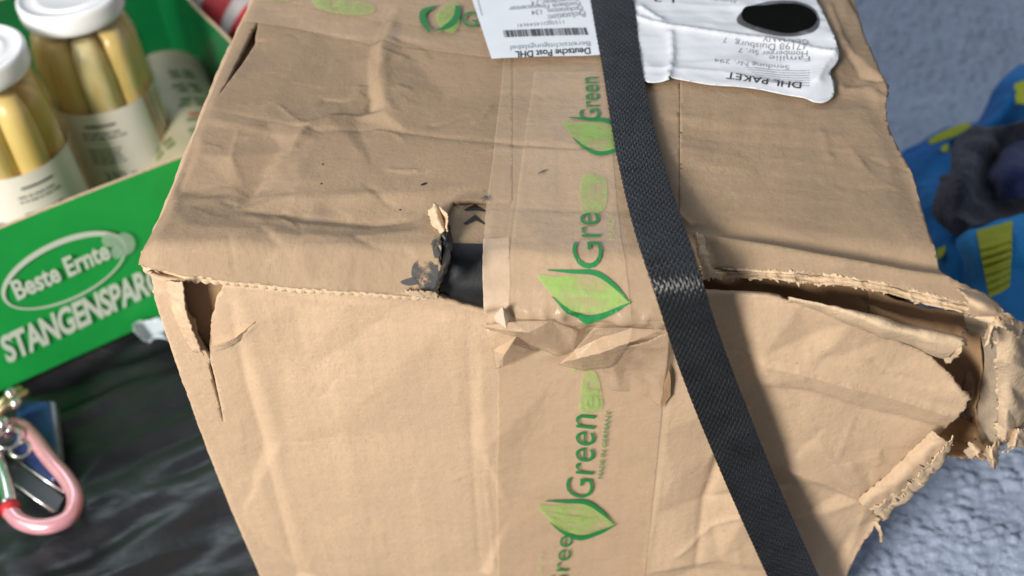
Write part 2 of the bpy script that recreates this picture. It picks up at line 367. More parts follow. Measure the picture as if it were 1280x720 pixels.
# ------------------------------------------------------------------ object helpers
def mesh_obj(name, verts, faces, mat, parent=None, smooth=True, uvs=None):
    me = bpy.data.meshes.new(name)
    V = np.asarray(verts, float); 
    me.from_pydata(V.tolist(), [], [list(map(int, f)) for f in faces] if not isinstance(faces, np.ndarray) else faces.tolist())
    if smooth: me.shade_smooth()
    if uvs is not None:
        l = me.uv_layers.new(name='UVMap'); idx = np.empty(len(me.loops), np.int32); me.loops.foreach_get('vertex_index', idx)
        l.data.foreach_set('uv', np.asarray(uvs, np.float32)[idx].ravel())
    me.update()
    if mat is not None: me.materials.append(mat)
    o = bpy.data.objects.new(name, me); COL.objects.link(o)
    if parent is not None: o.parent = parent
    return o
def thing(name, label, cat, loc=(0, 0, 0), group=None):
    o = bpy.data.objects.new(name, None); COL.objects.link(o); o.empty_display_size = .02
    o.location = loc; o['label'] = label; o['category'] = cat
    if group: o['group'] = group
    return o
def tag(o, label, cat, group=None):
    o['label'] = label; o['category'] = cat
    if group: o['group'] = group
    return o
def child(o, parent):
    """keep world coordinates under a parent Empty that is not at the origin"""
    o.parent = parent; o.matrix_parent_inverse = Matrix.Translation(-parent.location); return o
def solid(o, t, off=-1):
    m = o.modifiers.new('thickness', 'SOLIDIFY'); m.thickness = t; m.offset = off; return o

def inpoly(P, X, Y):
    P = np.asarray(P); c = np.zeros(np.shape(X), bool); n = len(P)
    for i in range(n):
        x1, y1 = P[i]; x2, y2 = P[(i+1) % n]
        if y1 == y2: continue
        c ^= ((y1 > Y) != (y2 > Y)) & (X < (x2-x1)*(Y-y1)/(y2-y1)+x1)
    return c
def jag(P, amp, step=.0012, seed=1, closed=True, coarse=.5):
    """subdivide a polygon's outline and roughen it; amp may be one number or one per edge"""
    P = [np.array(p, float) for p in P]; n = len(P); out = []; r = np.random.default_rng(seed)
    for i in range(n if closed else n-1):
        a = P[i]; b = P[(i+1) % n]; e = b-a; L = np.linalg.norm(e); am = amp[i] if isinstance(amp, (list, tuple)) else amp
        k = max(1, int(L/step)); nn = np.array([-e[1], e[0]])/(L+1e-9); off = r.uniform(0, 99)
        for j in range(k):
            t = j/k; q = am*(fbm(np.array([off+j*.35]), np.array([.3]), seed, 3)[0]*2*coarse+r.uniform(-.5, .5)*(1-coarse))
            out.append(a+e*t+nn*(q if j else 0))
    if not closed: out.append(P[-1])
    return out
def sheet(name, outline, F, mat, parent, spacing=.0014, holes=(), thick=0.):
    loops = [np.array(outline)]+[np.array(h) for h in holes]
    A = loops[0]; lo = A.min(0); hi = A.max(0)
    gx, gy = np.meshgrid(np.arange(lo[0], hi[0], spacing), np.arange(lo[1], hi[1], spacing))
    gx = gx.ravel()+rng.uniform(-.15, .15, gx.size)*spacing; gy = gy.ravel()+rng.uniform(-.15, .15, gy.size)*spacing
    m = inpoly(A, gx, gy)
    for h in loops[1:]: m &= ~inpoly(h, gx, gy)
    bp = np.concatenate([np.concatenate([l+(np.roll(l, -1, 0)-l)*t for t in (0, .5)]) for l in loops])
    keep = m.copy()
    # drop grid points almost on the boundary
    cell = {}
    for p in bp: cell.setdefault((int(p[0]//spacing), int(p[1]//spacing)), []).append(p)
    for i in np.nonzero(m)[0]:
        c = (int(gx[i]//spacing), int(gy[i]//spacing))
        q = cell.get(c)
        if q and min((p[0]-gx[i])**2+(p[1]-gy[i])**2 for p in q) < (spacing*.45)**2: keep[i] = False
    pts = []; edges = []
    for l in loops:
        s = len(pts); pts += [Vector(p) for p in l]; edges += [(s+i, s+(i+1) % len(l)) for i in range(len(l))]
    pts += [Vector((a, b)) for a, b in zip(gx[keep], gy[keep])]
    v, e, f, *_ = geometry.delaunay_2d_cdt(pts, edges, [], 0, 1e-7)
    V = np.array([(p.x, p.y) for p in v]); T = np.array([t for t in f if len(t) == 3])
    c = V[T].mean(1); k = inpoly(A, c[:, 0], c[:, 1])
    for h in loops[1:]: k &= ~inpoly(h, c[:, 0], c[:, 1])
    T = T[k][:, ::-1]; X = F(V[:, 0], V[:, 1])
    o = mesh_obj(name, X, T, mat, parent, uvs=V)
    if thick: solid(o, thick, -1)
    return o
def cr(P, n):
    P = np.asarray(P, float); m = len(P)
    if m == 2: return np.array([P[0]+(P[1]-P[0])*t for t in np.linspace(0, 1, n)])
    E = np.concatenate([[2*P[0]-P[1]], P, [2*P[-1]-P[-2]]]); o = []
    for s in np.linspace(0, m-1, n):
        i = min(int(s), m-2); t = s-i; a, b, c, d = E[i:i+4]
        o.append(.5*(2*b+(c-a)*t+(2*a-5*b+4*c-d)*t*t+(3*b-a-3*c+d)*t**3))
    return np.array(o)
def patch(name, rows, mat, parent=None, nu=40, nv=24, amp=.0, ns=60, thick=0., edge=0., seed=0, fold=0., linear=False):
    """rows: control rows of 3D points; smooth surface through them, roughened along its normals"""
    R = [cr(r, nu) for r in rows]; R = np.array(R)
    G = np.stack([cr(R[:, i], nv) for i in range(nu)], 1)          # nv x nu x 3
    du = np.gradient(G, axis=1); dv = np.gradient(G, axis=0); N = np.cross(du, dv); N /= np.linalg.norm(N, axis=2, keepdims=True)+1e-12
    x = G[..., 0]+.37*G[..., 2]; y = G[..., 1]+.71*G[..., 2]
    h = amp*(.45*fbm(x*ns, y*ns, seed, 4)+1.1*(np.abs(fbm(x*ns*.8+3, y*ns*.8, seed+11, 3))*2-.4))
    if fold: h = h+fold*(1-np.abs(fbm(x*ns*.6, y*ns*.6, seed+31, 3))*3.2)
    G = G+N*h[..., None]
    if edge:
        jt = np.random.default_rng(seed+5)
        for k, s in ((0, -1), (nv-1, 1)):
            G[k] += (dv[k]/(np.linalg.norm(dv[k], axis=1, keepdims=True)+1e-9))*s*edge*(fbm(np.arange(nu)*.33, np.full(nu, seed+.5), seed, 3)*1.6+jt.uniform(-.3, .3, nu))[:, None]
        for k, s in ((0, -1), (nu-1, 1)):
            G[:, k] += (du[:, k]/(np.linalg.norm(du[:, k], axis=1, keepdims=True)+1e-9))*s*edge*(fbm(np.arange(nv)*.33, np.full(nv, seed+9.5), seed, 3)*1.6+jt.uniform(-.3, .3, nv))[:, None]
    i, j = np.meshgrid(np.arange(nv-1), np.arange(nu-1), indexing='ij'); a = (i*nu+j).ravel()
    F = np.stack([a, a+1, a+nu+1, a+nu], 1)
    uv = np.stack(np.meshgrid(np.linspace(0, 1, nu), np.linspace(0, 1, nv)), -1).reshape(-1, 2)
    o = mesh_obj(name, G.reshape(-1, 3), F, mat, parent, uvs=uv)
    if thick: solid(o, thick, 0)
    return o
def rows_px(rows):  # each point (px, py, axis, value)
    return [[at(*p) for p in r] for r in rows]

def text_mesh(body, bold=0., spacing=1.):
    c = bpy.data.curves.new('lettering', 'FONT'); c.body = body; c.size = 1; c.offset = bold; c.resolution_u = 4; c.space_character = spacing
    o = bpy.data.objects.new('lettering', c); me = o.to_mesh()
    bm = bmesh.new(); bm.from_mesh(me); o.to_mesh_clear(); bpy.data.objects.remove(o); bpy.data.curves.remove(c)
    bmesh.ops.triangulate(bm, faces=bm.faces[:])
    for _ in range(3):
        le = [e for e in bm.edges if e.calc_length() > .16]
        if not le: break
        bmesh.ops.subdivide_edges(bm, edges=le, cuts=1); bmesh.ops.triangulate(bm, faces=bm.faces[:])
    V = np.array([v.co[:2] for v in bm.verts]); T = [[v.index for v in f.verts] for f in bm.faces]
    bm.free(); return V, T
def print_text(name, body, mapper, mat, parent, bold=0., spacing=1., cap=.70):
    V, T = text_mesh(body, bold, spacing)
    x = (V[:, 0]-V[:, 0].min())/np.ptp(V[:, 0]); y = V[:, 1]/cap
    return mesh_obj(name, mapper(x, y), T, mat, parent, smooth=False)
def affine(F, A, B, C, off):
    """A: start of the baseline, B: its end, C: top of the first capital, all (u, v) on the surface F"""
    A, B, C = map(lambda q: np.array(q, float), (A, B, C))
    def m(x, y):
        x = np.asarray(x, float)[..., None]; y = np.asarray(y, float)[..., None]
        q = A+(B-A)*x+(C-A)*y; return F(q[..., 0], q[..., 1], off)
    return m
def fill(name, loops, mapper, mat, parent, step=.06):
    """flat print: outlines in unit space, triangulated fine enough to follow the surface"""
    V = []; T = []
    for P in loops:
        A = np.array(jag(P, 0, step)); lo = A.min(0); hi = A.max(0)
        gx, gy = np.meshgrid(np.arange(lo[0], hi[0], step), np.arange(lo[1], hi[1], step)); gx = gx.ravel()+.3*step; gy = gy.ravel()+.3*step
        k = inpoly(A, gx, gy); pts = [Vector(p) for p in A]+[Vector(p) for p in zip(gx[k], gy[k])]
        v, e, f, *_ = geometry.delaunay_2d_cdt(pts, [(i, (i+1) % len(A)) for i in range(len(A))], [], 0, 1e-7)
        v = np.array([(p.x, p.y) for p in v]); f = np.array([t for t in f if len(t) == 3]); c = v[f].mean(1)
        f = f[inpoly(A, c[:, 0], c[:, 1])]; T += (f+len(V)).tolist(); V += v.tolist()
    V = np.array(V); return mesh_obj(name, mapper(V[:, 0], V[:, 1]), T, mat, parent, smooth=False)
def smooth_loop(P, n=40):
    P = np.array(P, float); m = len(P); o = []
    for s in np.linspace(0, m, n, endpoint=False):
        i = int(s); t = s-i; a, b, c, d = (P[(i+k-1) % m] for k in range(4))
        o.append(.5*(2*b+(c-a)*t+(2*a-5*b+4*c-d)*t*t+(3*b-a-3*c+d)*t**3))
    return o

# ------------------------------------------------------------------ THE SETTING
def grid_sheet(name, x0, x1, y0, y1, res, zf, mat):
    nx = int((x1-x0)/res)+1; ny = int((y1-y0)/res)+1
    X, Y = np.meshgrid(np.linspace(x0, x1, nx), np.linspace(y0, y1, ny)); Z = zf(X, Y)
    i, j = np.meshgrid(np.arange(ny-1), np.arange(nx-1), indexing='ij'); a = (i*nx+j).ravel()
    me = bpy.data.meshes.new(name); V = np.stack([X, Y, Z], -1).reshape(-1, 3).astype(np.float32)
    F = np.stack([a, a+1, a+nx+1, a+nx], 1).astype(np.int32)
    me.vertices.add(len(V)); me.vertices.foreach_set('co', V.ravel())
    me.loops.add(F.size); me.loops.foreach_set('vertex_index', F.ravel())
    me.polygons.add(len(F)); me.polygons.foreach_set('loop_start', np.arange(0, F.size, 4, dtype=np.int32))
    me.update(calc_edges=True); me.shade_smooth(); me.materials.append(mat)
    o = bpy.data.objects.new(name, me); COL.objects.link(o); return o

fl = flat('grey_floor', (.12, .12, .13), .8)
o = mesh_obj('floor', [(-3, -3, -.03), (4, -3, -.03), (4, 4, -.03), (-3, 4, -.03)], [(0, 1, 2, 3)], fl); o['kind'] = 'structure'

# fleece: raised nubs on a soft base, rising into a cushion at the back
def fleece_z(x, y):
    wx = x+.010*fbm(x*30, y*30, 1, 2)+.004*fbm(x*110, y*110, 12, 2); wy = y+.008*fbm(x*30, y*30, 2, 2)+.004*fbm(x*110, y*110, 13, 2)
    f1, f2 = worley(wx/.0110, wy/.0070, 3)
    nub = .0062*np.sqrt(np.clip(f2-f1, 0, .7)/.7+1e-4)*(.55+.9*hsh(np.floor(wx/.02), np.floor(wy/.02), 4)*0+.45*fbm(x*60, y*60, 77, 2))
    f1b, f2b = worley(wx/.0052+9, wy/.0036, 8); nub = nub+.0016*np.clip(f2b-f1b, 0, .5)+.0016*fbm(x*150, y*200, 78, 3)
    base = .006*fbm(x*7, y*7, 5, 3)
    rise = .26*sst(.60, 1.10, y+.10*(x-.5)) + .020*np.exp(-((y-.42-.12*(x-.5))/.05)**2) - .02*np.exp(-((y-.56)/.05)**2)
    return -.006+base*sst(.345, .40, x)+nub*(1+.35*sst(.35, .6, y))+rise
m, nt, b = newmat('blue_grey_fleece')
co = coords(nt)
c = ramp(nt, noise(nt, 5, 3, .5, co), [(.3, (.32, .385, .52)), (.7, (.39, .46, .61))])
c = mix(nt, ramp(nt, noise(nt, 500, 3, .7, co), [(.45, (0, 0, 0)), (.75, (1, 1, 1))]), c, (.53, .62, .76))
nt.links.new(c, b.inputs['Base Color']); b.inputs['Roughness'].default_value = .95; b.inputs['Specular IOR Level'].default_value = .15
b.inputs['Sheen Weight'].default_value = .5; b.inputs['Sheen Roughness'].default_value = .5; b.inputs['Sheen Tint'].default_value = (.8, .88, 1, 1)
n1 = bump(nt, b, noise(nt, 420, 4, .7, co), .8, .0018); bump(nt, b, noise(nt, 1300, 2, .6, co), .5, .0007, n1)
fleece = grid_sheet('fleece_blanket', .335, 1.15, -.12, 1.35, .0019, fleece_z, m)
tag(fleece, 'blue-grey nubby fleece blanket spread on the right of the cardboard box', 'blanket')

# black plastic bag
def bag_z(x, y):
    a = math.radians(32); p = x*math.cos(a)+y*math.sin(a); q = -x*math.sin(a)+y*math.cos(a)
    q = q+.03*fbm(p*5, q*5, 11, 2)
    r1 = 1-np.abs(fbm(p*4.5, q*17, 21, 3))*2.6; r2 = 1-np.abs(fbm(p*14, q*40, 25, 3))*2.6
    r3 = fbm(x*60, y*60, 33, 3)
    h = .011*np.clip(r1, -1, 1)+.0013*np.clip(r2, -1, 1)+.0004*r3+.010*fbm(x*5, y*5, 41, 2)
    return -.010+h*(.25+.75*sst(.02, -.03, x))*.95
m, nt, b = newmat('black_plastic_film'); co = coords(nt)
b.inputs['Base Color'].default_value = (.012, .013, .016, 1); b.inputs['Roughness'].default_value = .33
b.inputs['Specular IOR Level'].default_value = .6
r = ramp(nt, noise(nt, 40, 4, .6, co), [(.35, (.30,)*3), (.7, (.44,)*3)]); nt.links.new(r, b.inputs['Roughness'])
n1 = bump(nt, b, noise(nt, 130, 5, .6, coords(nt, (.6, 1.2, 1), (0, 0, -.5)), .8), .30, .0018)
bag = grid_sheet('black_plastic_sheet', -.9, .33, -.25, 1.1, .0030, bag_z, m)
tag(bag, 'wrinkled glossy black plastic sheet under the green tray on the left', 'plastic sheet')

# ------------------------------------------------------------------ THE BOX
box = thing('cardboard_box', 'large battered brown cardboard parcel with torn front flaps and crushed right corner', 'box')
# --- left top flap with its bent-over lip
F_LIP = lambda u, v, off=0.: S(u, v, off, LIP)
def L(px, py): return inv(px, py, F_LIP, PT(px, min(py, 345)) if py < 345 else (PT(px, 340)[0], .008))
out = [PT(322, -30), PT(312, 0), PT(283, 60), PT(243, 158), PT(205, 250), L(176, 318), L(173, 331), L(235, 345), L(300, 352), L(370, 360), L(440, 364), L(505, 370), L(545, 370),
       L(552, 340), L(547, 312), L(553, 292), L(560, 262), L(566, 252), PT(612, 252), PT(640, 250), PT(640, -30)]
am = [0, .0006, .0009, .0009, .0009, .0006, .0010, .0012, .0009, .0006, .0004, .0006, .0012, .0016, .0015, .001, .0004, 0, 0, 0, 0]
out = jag(out, am, .0014, 3)
slit = jag([PT(323, 27), PT(318, 56), PT(301, 84), PT(276, 120), PT(290, 92), PT(305, 60), PT(316, 36)], .0003, .0012, 5)
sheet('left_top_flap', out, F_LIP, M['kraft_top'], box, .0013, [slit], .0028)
# --- middle of the top: under the tape, curls over the edge
F_T = lambda u, v, off=0.: S(u, v, off, TAPE)
def T(px, py): return inv(px, py, F_T)
out = [PT(640, -30), PT(640, 250), PT(632, 300), T(632, 360), T(640, 396), T(700, 402), T(780, 404), T(850, 400), T(858, 340), PT(850, 300), PT(850, 200), PT(850, -30)]
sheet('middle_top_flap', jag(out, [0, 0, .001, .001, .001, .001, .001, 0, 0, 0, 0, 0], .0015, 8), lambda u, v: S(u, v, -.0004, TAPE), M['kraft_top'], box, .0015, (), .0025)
# --- right top flap
UF = [PT(860, 290)[0], PT(1180, 346)[0], PT(860, 290)[1], PT(1180, 346)[1]]
def F_R(u, v, off=0.):
    u = np.asarray(u, float); v = np.asarray(v, float)
    vf = UF[2]+(UF[3]-UF[2])*np.clip((u-UF[0])/(UF[1]-UF[0]), -.1, 1.3)+.0008*fbm(u*30, u*0, 6, 2)
    d = v-vf; k = np.sqrt(d*d+.0012**2)*.5+d*.5       # soft positive part
    h = relief(u, v)+off+.0014*np.exp(-(d/.0022)**2)-.0032*np.exp(-((d+.0085)/.0050)**2)
    z = -.50*k-.5*np.clip(d-.020, 0, 1)
    return np.stack([u, -v+.05*k+.25*h*(d > 0), H+z+h], -1)
def R_(px, py): return inv(px, py, F_R, PT(px, min(py, 350)))
redge = [(864, 331), (905, 335), (950, 339), (1000, 341), (1040, 344), (1080, 350), (1118, 358), (1160, 368), (1194, 377), (1235, 387)]
out = [PT(850, -30), PT(850, 200), PT(850, 292), R_(853, 300), R_(858, 320)]+[R_(*q) for q in redge]+\
      [R_(1252, 382), R_(1225, 364), R_(1200, 354), PT(1184, 346), PT(1160, 288), PT(1140, 218), PT(1112, 162), PT(1107, 138), PT(1111, 106), PT(1092, 80), PT(1075, 25), PT(1060, -30)]
am = [0, 0, 0, .001, .001]+[.0009]*10+[.0014, .0012, .0008, .0003, .0003, .0004, .0010, .0012, .0008, .0004, .0004, 0]
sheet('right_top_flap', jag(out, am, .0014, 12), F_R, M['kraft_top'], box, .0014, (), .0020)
redge = [(x, np.interp(x, [q[0] for q in redge], [q[1] for q in redge])) for x in np.linspace(864, 1235, 60)]
# torn corrugated edge below it: rough pale strip of the board's thickness
top_e = [F_R(*map(lambda a: np.array([a]), R_(*q)))[0] for q in redge]
e2 = [p+np.array([0, .0002, .0004]) for p in top_e]
bot_e = [p+np.array([0, .0012, -.0062-.0006*math.sin(k*.3)]) for k, p in enumerate(top_e)]
mid_e = [(a+b)/2+np.array([0, -.0006, 0]) for a, b in zip(e2, bot_e)]
lay = []
for t_, ins in ((0, 0), (.14, -.0006), (.22, .0016), (.42, .0020), (.55, .0004), (.62, .0018), (.82, .0018), (.88, -.0004), (1, 0)):
    lay.append([a+(b_-a)*t_+np.array([0, ins, 0]) for a, b_ in zip(e2, bot_e)])
patch('torn_edge', lay, M['raw'], box, 320, 33, .0008, 200, 0, .0009, 3, .0003)
# ragged end next to the strap
patch('torn_end', rows_px([[(868, 296, 2, H+.003), (871, 310, 2, H+.001), (874, 328, 2, H-.001), (880, 350, 2, H-.006)], [(873, 294, 2, H+.007), (876, 312, 2, H+.005), (880, 330, 2, H+.003), (888, 348, 2, H-.003)], [(881, 298, 2, H+.004), (884, 314, 2, H+.003), (888, 332, 2, H+.001), (900, 345, 2, H-.003)]]), M['raw'], box, 60, 24, .0010, 110, .0006, .0020, 9, .0007)

top_e = [np.array(p) for p in top_e]
# --- scalloped lower liner of the left lip: the cut flutes of the board
def lip_pt(px, py, off): 
    q = L(px, py); return S(np.array([q[0]]), np.array([q[1]]), off, LIP)[0]
le = cr([lip_pt(px, py, -.0032) for px, py in ((175, 332), (235, 346), (300, 353), (370, 361), (440, 366), (505, 371), (547, 371))], 900)
s = np.r_[0, np.cumsum(np.linalg.norm(np.diff(le, axis=0), axis=1))]
dn = np.array([0, -.45, -.89])
sc_ = .0016+.0010*np.abs(np.sin(s*math.pi/.0042))+.0004*fbm(s*300, s*0, 5, 2)+.0008*sst(.05, .0, s)
rows = [le+dn*-.0015, le+dn*0, le+dn*sc_[:, None]]
Vv = np.concatenate(rows); n = len(le); Fq = [(r*n+i, r*n+i+1, (r+1)*n+i+1, (r+1)*n+i) for r in range(2) for i in range(n-1)]
solid(mesh_obj('inner_liner', Vv, Fq, M['raw'], box), .0007, 0)
# the wavy flute between the two liners
lo2 = cr([lip_pt(px, py, -.0020) for px, py in ((175, 332), (235, 346), (300, 353), (370, 361), (440, 366), (505, 371), (547, 371))], 900)
nrm_ = np.array([0, -.70, .71])
wv = lo2+nrm_*(.0007*np.sin(s*2*math.pi/.0042))[:, None]
Vv = np.concatenate([wv+dn*-.002, wv+dn*(.0003)]); Fq = [(i, i+1, n+i+1, n+i) for i in range(n-1)]
solid(mesh_obj('flute', Vv, Fq, M['raw'], box), .0005, 0)

# --- front panel
def front_x(u, v):   # the right part leans out where the corner is crushed
    k = sst(.29, .37, u)*sst(.16, .06, v)
    return .004*k - .004*sst(.30, .345, u)*sst(.0, .06, v)*sst(.30, .22, v)
F_F = lambda u, v, off=0.: plane_front(u, v, off, front_x)
rip = [(224, 352), (262, 350), (285, 348), (272, 368), (264, 400), (261, 432), (262, 452), (256, 440), (247, 425), (243, 405), (233, 395), (229, 375), (226, 365)]
rip2 = [(262, 452), (265, 463), (270, 485), (276, 512), (279, 530), (274, 512), (267, 485), (261, 463)]
hole = jag([PF(*p) for p in rip], .0007, .0012, 21)
hole2 = jag([PF(*p) for p in rip2], .0002, .0012, 22)
out = [(180, 346), (235, 352), (300, 357), (380, 364), (460, 370), (553, 374), (556, 376), (575, 383), (606, 392), (640, 396), (700, 400), (800, 392), (862, 366), (900, 368), (960, 371), (1000, 378), (1045, 396), (1100, 420), (1165, 446), (1190, 470), (1212, 494), (1206, 512),
       (1190, 528), (1168, 548), (1130, 582), (1085, 626), (1098, 652), (1072, 690), (1060, 716), (1052, 740), (1040, 775), (345, 775), (325, 720), (290, 640), (258, 560), (225, 470), (198, 390), (186, 345)]
out = [(inv(*p, F_F, PF(*p)) if p[0] > 850 and p[1] < 760 else PF(*p)) for p in out]
vb = H-.001; out = [(p[0], min(p[1], vb)) for p in out]
am = [0, 0, 0, 0, 0, 0, .0006, .0004, .0004, 0, 0, 0, .0003, .0003, .0004, .0006, .0006, .0006, .0010, .0012, .0015, .0012, .0012, .0010, .0008, .0015, .0008, .0003, .0003, 0, 0, 0, .0002, .0003, .0004, .0004, .0004, .0004]
sheet('front_panel', jag(out, am, .0014, 31), F_F, M['kraft'], box, .0014, [hole, hole2], .0028)
# raised rim of the rip and the dark board behind it
patch('torn_liner', rows_px([[(208, 352, 1, -.0005), (222, 352, 1, -.003), (228, 352, 1, -.006)], [(214, 384, 1, -.0005), (226, 388, 1, -.004), (233, 388, 1, -.007)], [(226, 410, 1, -.0005), (234, 412, 1, -.003), (241, 412, 1, -.005)], [(240, 438, 1, -.0005), (250, 442, 1, -.002), (255, 446, 1, -.002)]]), M['kraft'], box, 16, 60, .0008, 200, .0006, .0008, 12)
patch('torn_liner', rows_px([[(262, 436, 1, -.0015), (290, 425, 1, -.003), (318, 402, 1, -.0025)], [(266, 441, 1, -.001), (292, 431, 1, -.0008), (322, 405, 1, -.0012)]]), M['raw'], box, 40, 6, .0003, 200, 0, .0003, 14)
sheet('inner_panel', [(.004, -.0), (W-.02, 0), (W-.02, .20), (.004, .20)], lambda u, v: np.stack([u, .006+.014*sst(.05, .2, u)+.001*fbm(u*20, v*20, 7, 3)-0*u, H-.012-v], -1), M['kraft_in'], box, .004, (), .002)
# --- inner flap under the notch with the black strip
def F_IN(u, v, off=0.):
    P = profile([(-.016, .016, -.0), (-.010, .0115, -.0010), (.008, .0044, -.0130), (.030, .0052, -.034)])
    y, z = P(v); h = .0002*fbm(np.asarray(u)*60, np.asarray(v)*60, 51, 3)+off
    return np.stack([np.asarray(u, float), y-.4*h, H-.0040+z+.9*h], -1)
u0, u1 = PT(520, 300)[0], PT(660, 300)[0]
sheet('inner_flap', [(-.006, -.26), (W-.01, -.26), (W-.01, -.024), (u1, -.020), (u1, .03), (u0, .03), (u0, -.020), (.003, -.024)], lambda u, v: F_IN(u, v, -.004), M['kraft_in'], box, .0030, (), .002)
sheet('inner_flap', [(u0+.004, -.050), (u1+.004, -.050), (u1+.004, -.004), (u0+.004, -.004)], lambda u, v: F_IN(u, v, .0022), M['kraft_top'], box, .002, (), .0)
def IN(px, py): return inv(px, py, lambda u, v: F_IN(u, v, .0027), PT(px, py))
bt = [IN(562, 304), IN(640, 305), (IN(640, 305)[0], .030), (IN(544, 340)[0]-.002, .030), (IN(550, 340)[0], .008)]
sheet('black_tape', jag(bt, .0003, .002, 41), lambda u, v: F_IN(u, v, .0027), M['black_tape'], box, .0012)
# double chevron printed on the inner flap
Fi = lambda u, v, off=0.: F_IN(u, v, .0026)
for k, (ax, ay, bx, by, cx, cy) in enumerate(((579, 262, 594, 255, 607, 263), (579, 279, 594, 268, 606, 279))):
    w = 4.5
    pts = [IN(ax, ay), IN(bx, by), IN(cx, cy), IN(cx, cy+w*.4), IN(bx+1, by+w*1.6), IN(ax+5, ay+1)]
    mesh_obj('printed_chevron', Fi(np.array([p[0] for p in pts]), np.array([p[1] for p in pts])), [(0, 1, 4, 5), (1, 2, 3, 4)], M['ink_black'], box, False)
# curled scrap of tape and liner at the left of the notch
patch('curled_tape', rows_px([[(548, 300, 2, H+.001), (551, 330, 2, H-.002), (545, 352, 1, -.006), (541, 366, 1, -.005)], [(556, 286, 2, H+.006), (560, 310, 2, H+.002), (553, 340, 1, -.012), (547, 362, 1, -.008)], [(562, 280, 2, H+.004), (566, 300, 2, H), (561, 330, 1, -.008), (552, 352, 1, -.006)]]), M['black_tape'], box, 40, 16, .0010, 200, .0003, .0006, 33)
patch('torn_liner', rows_px([[(536, 262, 2, H+.003), (540, 280, 2, H+.003), (549, 294, 2, H+.001)], [(543, 256, 2, H+.008), (548, 276, 2, H+.008), (556, 292, 2, H+.004)], [(549, 258, 2, H+.007), (555, 276, 2, H+.004), (557, 292, 2, H+.003)], [(556, 262, 2, H+.010), (561, 278, 2, H+.009), (560, 292, 2, H+.003)]]), M['raw'], box, 30, 30, .0006, 120, .0004, .0020, 35, .0008)
patch('torn_liner', rows_px([[(532, 292, 2, H+.0015), (536, 316, 2, H+.001), (538, 330, 2, H-.001)], [(548, 294, 2, H+.004), (552, 312, 2, H+.002), (550, 328, 2, H-.002)]]), M['grey_in'], box, 24, 14, .0010, 300, .0005, .0008, 36, .0006)
patch('ragged_fibre', rows_px([[(500, 364, 1, -.005), (520, 363, 1, -.007), (545, 366, 1, -.006)], [(505, 371, 1, -.004), (525, 372, 1, -.005), (546, 375, 1, -.004)]]), M['raw'], box, 60, 10, .0006, 300, 0, .0014, 37)

# --- torn paper shreds and fibres along the broken edges
def shreds(name, path, n_, lmin, lmax, w, seed, out=(0, -.5, -.85)):
    q = random.Random(seed); P = np.array(path); V = []; F = []; n_ = int(n_*.5)
    for _ in range(n_):
        i = q.randrange(len(P)-1); t = q.random(); a = P[i]*(1-t)+P[i+1]*t; e = P[i+1]-P[i]; e = e/(np.linalg.norm(e)+1e-9)
        l = q.uniform(lmin, lmax)*q.uniform(.3, 1); d = np.array(out)*1.+e*q.uniform(-2.4, 2.4)+np.array([q.gauss(0, .35), q.gauss(0, .35), q.gauss(0, .35)]); d /= np.linalg.norm(d)
        c_ = e*w*q.uniform(.4, 1.6); b_ = np.array([q.gauss(0, 1), q.gauss(0, 1), q.gauss(0, 1)])*l*.22; k = len(V)
        V += [a-c_, a+c_, a+d*l*.5+c_*.6+b_, a+d*l*.5-c_*.6+b_, a+d*l+b_*1.8]; F += [(k, k+1, k+2, k+3), (k+3, k+2, k+4)]
    o = mesh_obj(name, V, F, M['raw'], box, False); o['kind'] = 'stuff'; return o
shreds('paper_fibres', le[::9], 90, .0006, .0022, .0005, 1)
shreds('paper_fibres', bot_e, 130, .0006, .0024, .0006, 2, (0, -.3, -.8)); shreds('paper_fibres', top_e, 90, .0005, .0018, .0005, 3, (0, -.6, .4))
def pxpath(P, y): return [at(a, b_, 1, y) for a, b_ in P]
shreds('paper_fibres', pxpath([(224, 352), (228, 385), (240, 412), (256, 440)], -.003), 40, .0005, .002, .0004, 4, (.6, -.5, 0))
shreds('paper_fibres', pxpath([(1190, 556), (1160, 592), (1130, 616), (1096, 644)], -.005), 110, .0008, .0034, .0006, 6, (.5, -.4, -.8))
shreds('paper_fibres', pxpath([(1284, 424), (1290, 480), (1284, 530), (1262, 560), (1236, 572)], .006), 90, .0010, .0040, .0007, 7, (.6, -.3, -.5))
shreds('paper_fibres', pxpath([(1230, 398), (1252, 404), (1276, 416)], -.010), 60, .0010, .0036, .0007, 8, (.4, -.4, .5))
shreds('paper_fibres', pxpath([(1224, 552), (1200, 570), (1180, 566)], .012), 50, .0010, .0040, .0007, 9, (0, -.5, -.7))
shreds('paper_fibres', pxpath([(612, 388), (640, 398), (606, 408)], -.006), 24, .0006, .0022, .0005, 10, (0, -.6, -.3))
shreds('paper_fibres', [at(553, 292, 2, H+.001), at(560, 262, 2, H+.001), at(606, 252, 2, H+.001)], 30, .0005, .0018, .0004, 11, (.6, -.2, .3))
shreds('paper_fibres', [at(858, 300, 2, H+.002), at(862, 340, 2, H-.004)], 40, .0006, .0026, .0005, 12, (-.8, -.4, .2))

# --- side and back panels (plain board, mostly out of sight)
def plain(name, f, a0, a1, b0, b1, par=box):
    sheet(name, [(a0, b0), (a1, b0), (a1, b1), (a0, b1)], f, M['kraft'], par, .006, (), .003)
plain('left_side_panel', lambda a, b: np.stack([.0035+.001*fbm(a*20, b*20, 3)+0*a, a, b], -1), .006, D-.004, .002, H-.008)
plain('right_side_panel', lambda a, b: np.stack([W-.006+.008*sst(.14, .24, b)*sst(.08, .0, a)+0*a, a, b], -1), .03, D-.004, .002, H-.010)
plain('back_panel', lambda a, b: np.stack([a, D+.001*fbm(a*20, b*20, 3), b], -1), .004, W-.004, .002, H-.004)
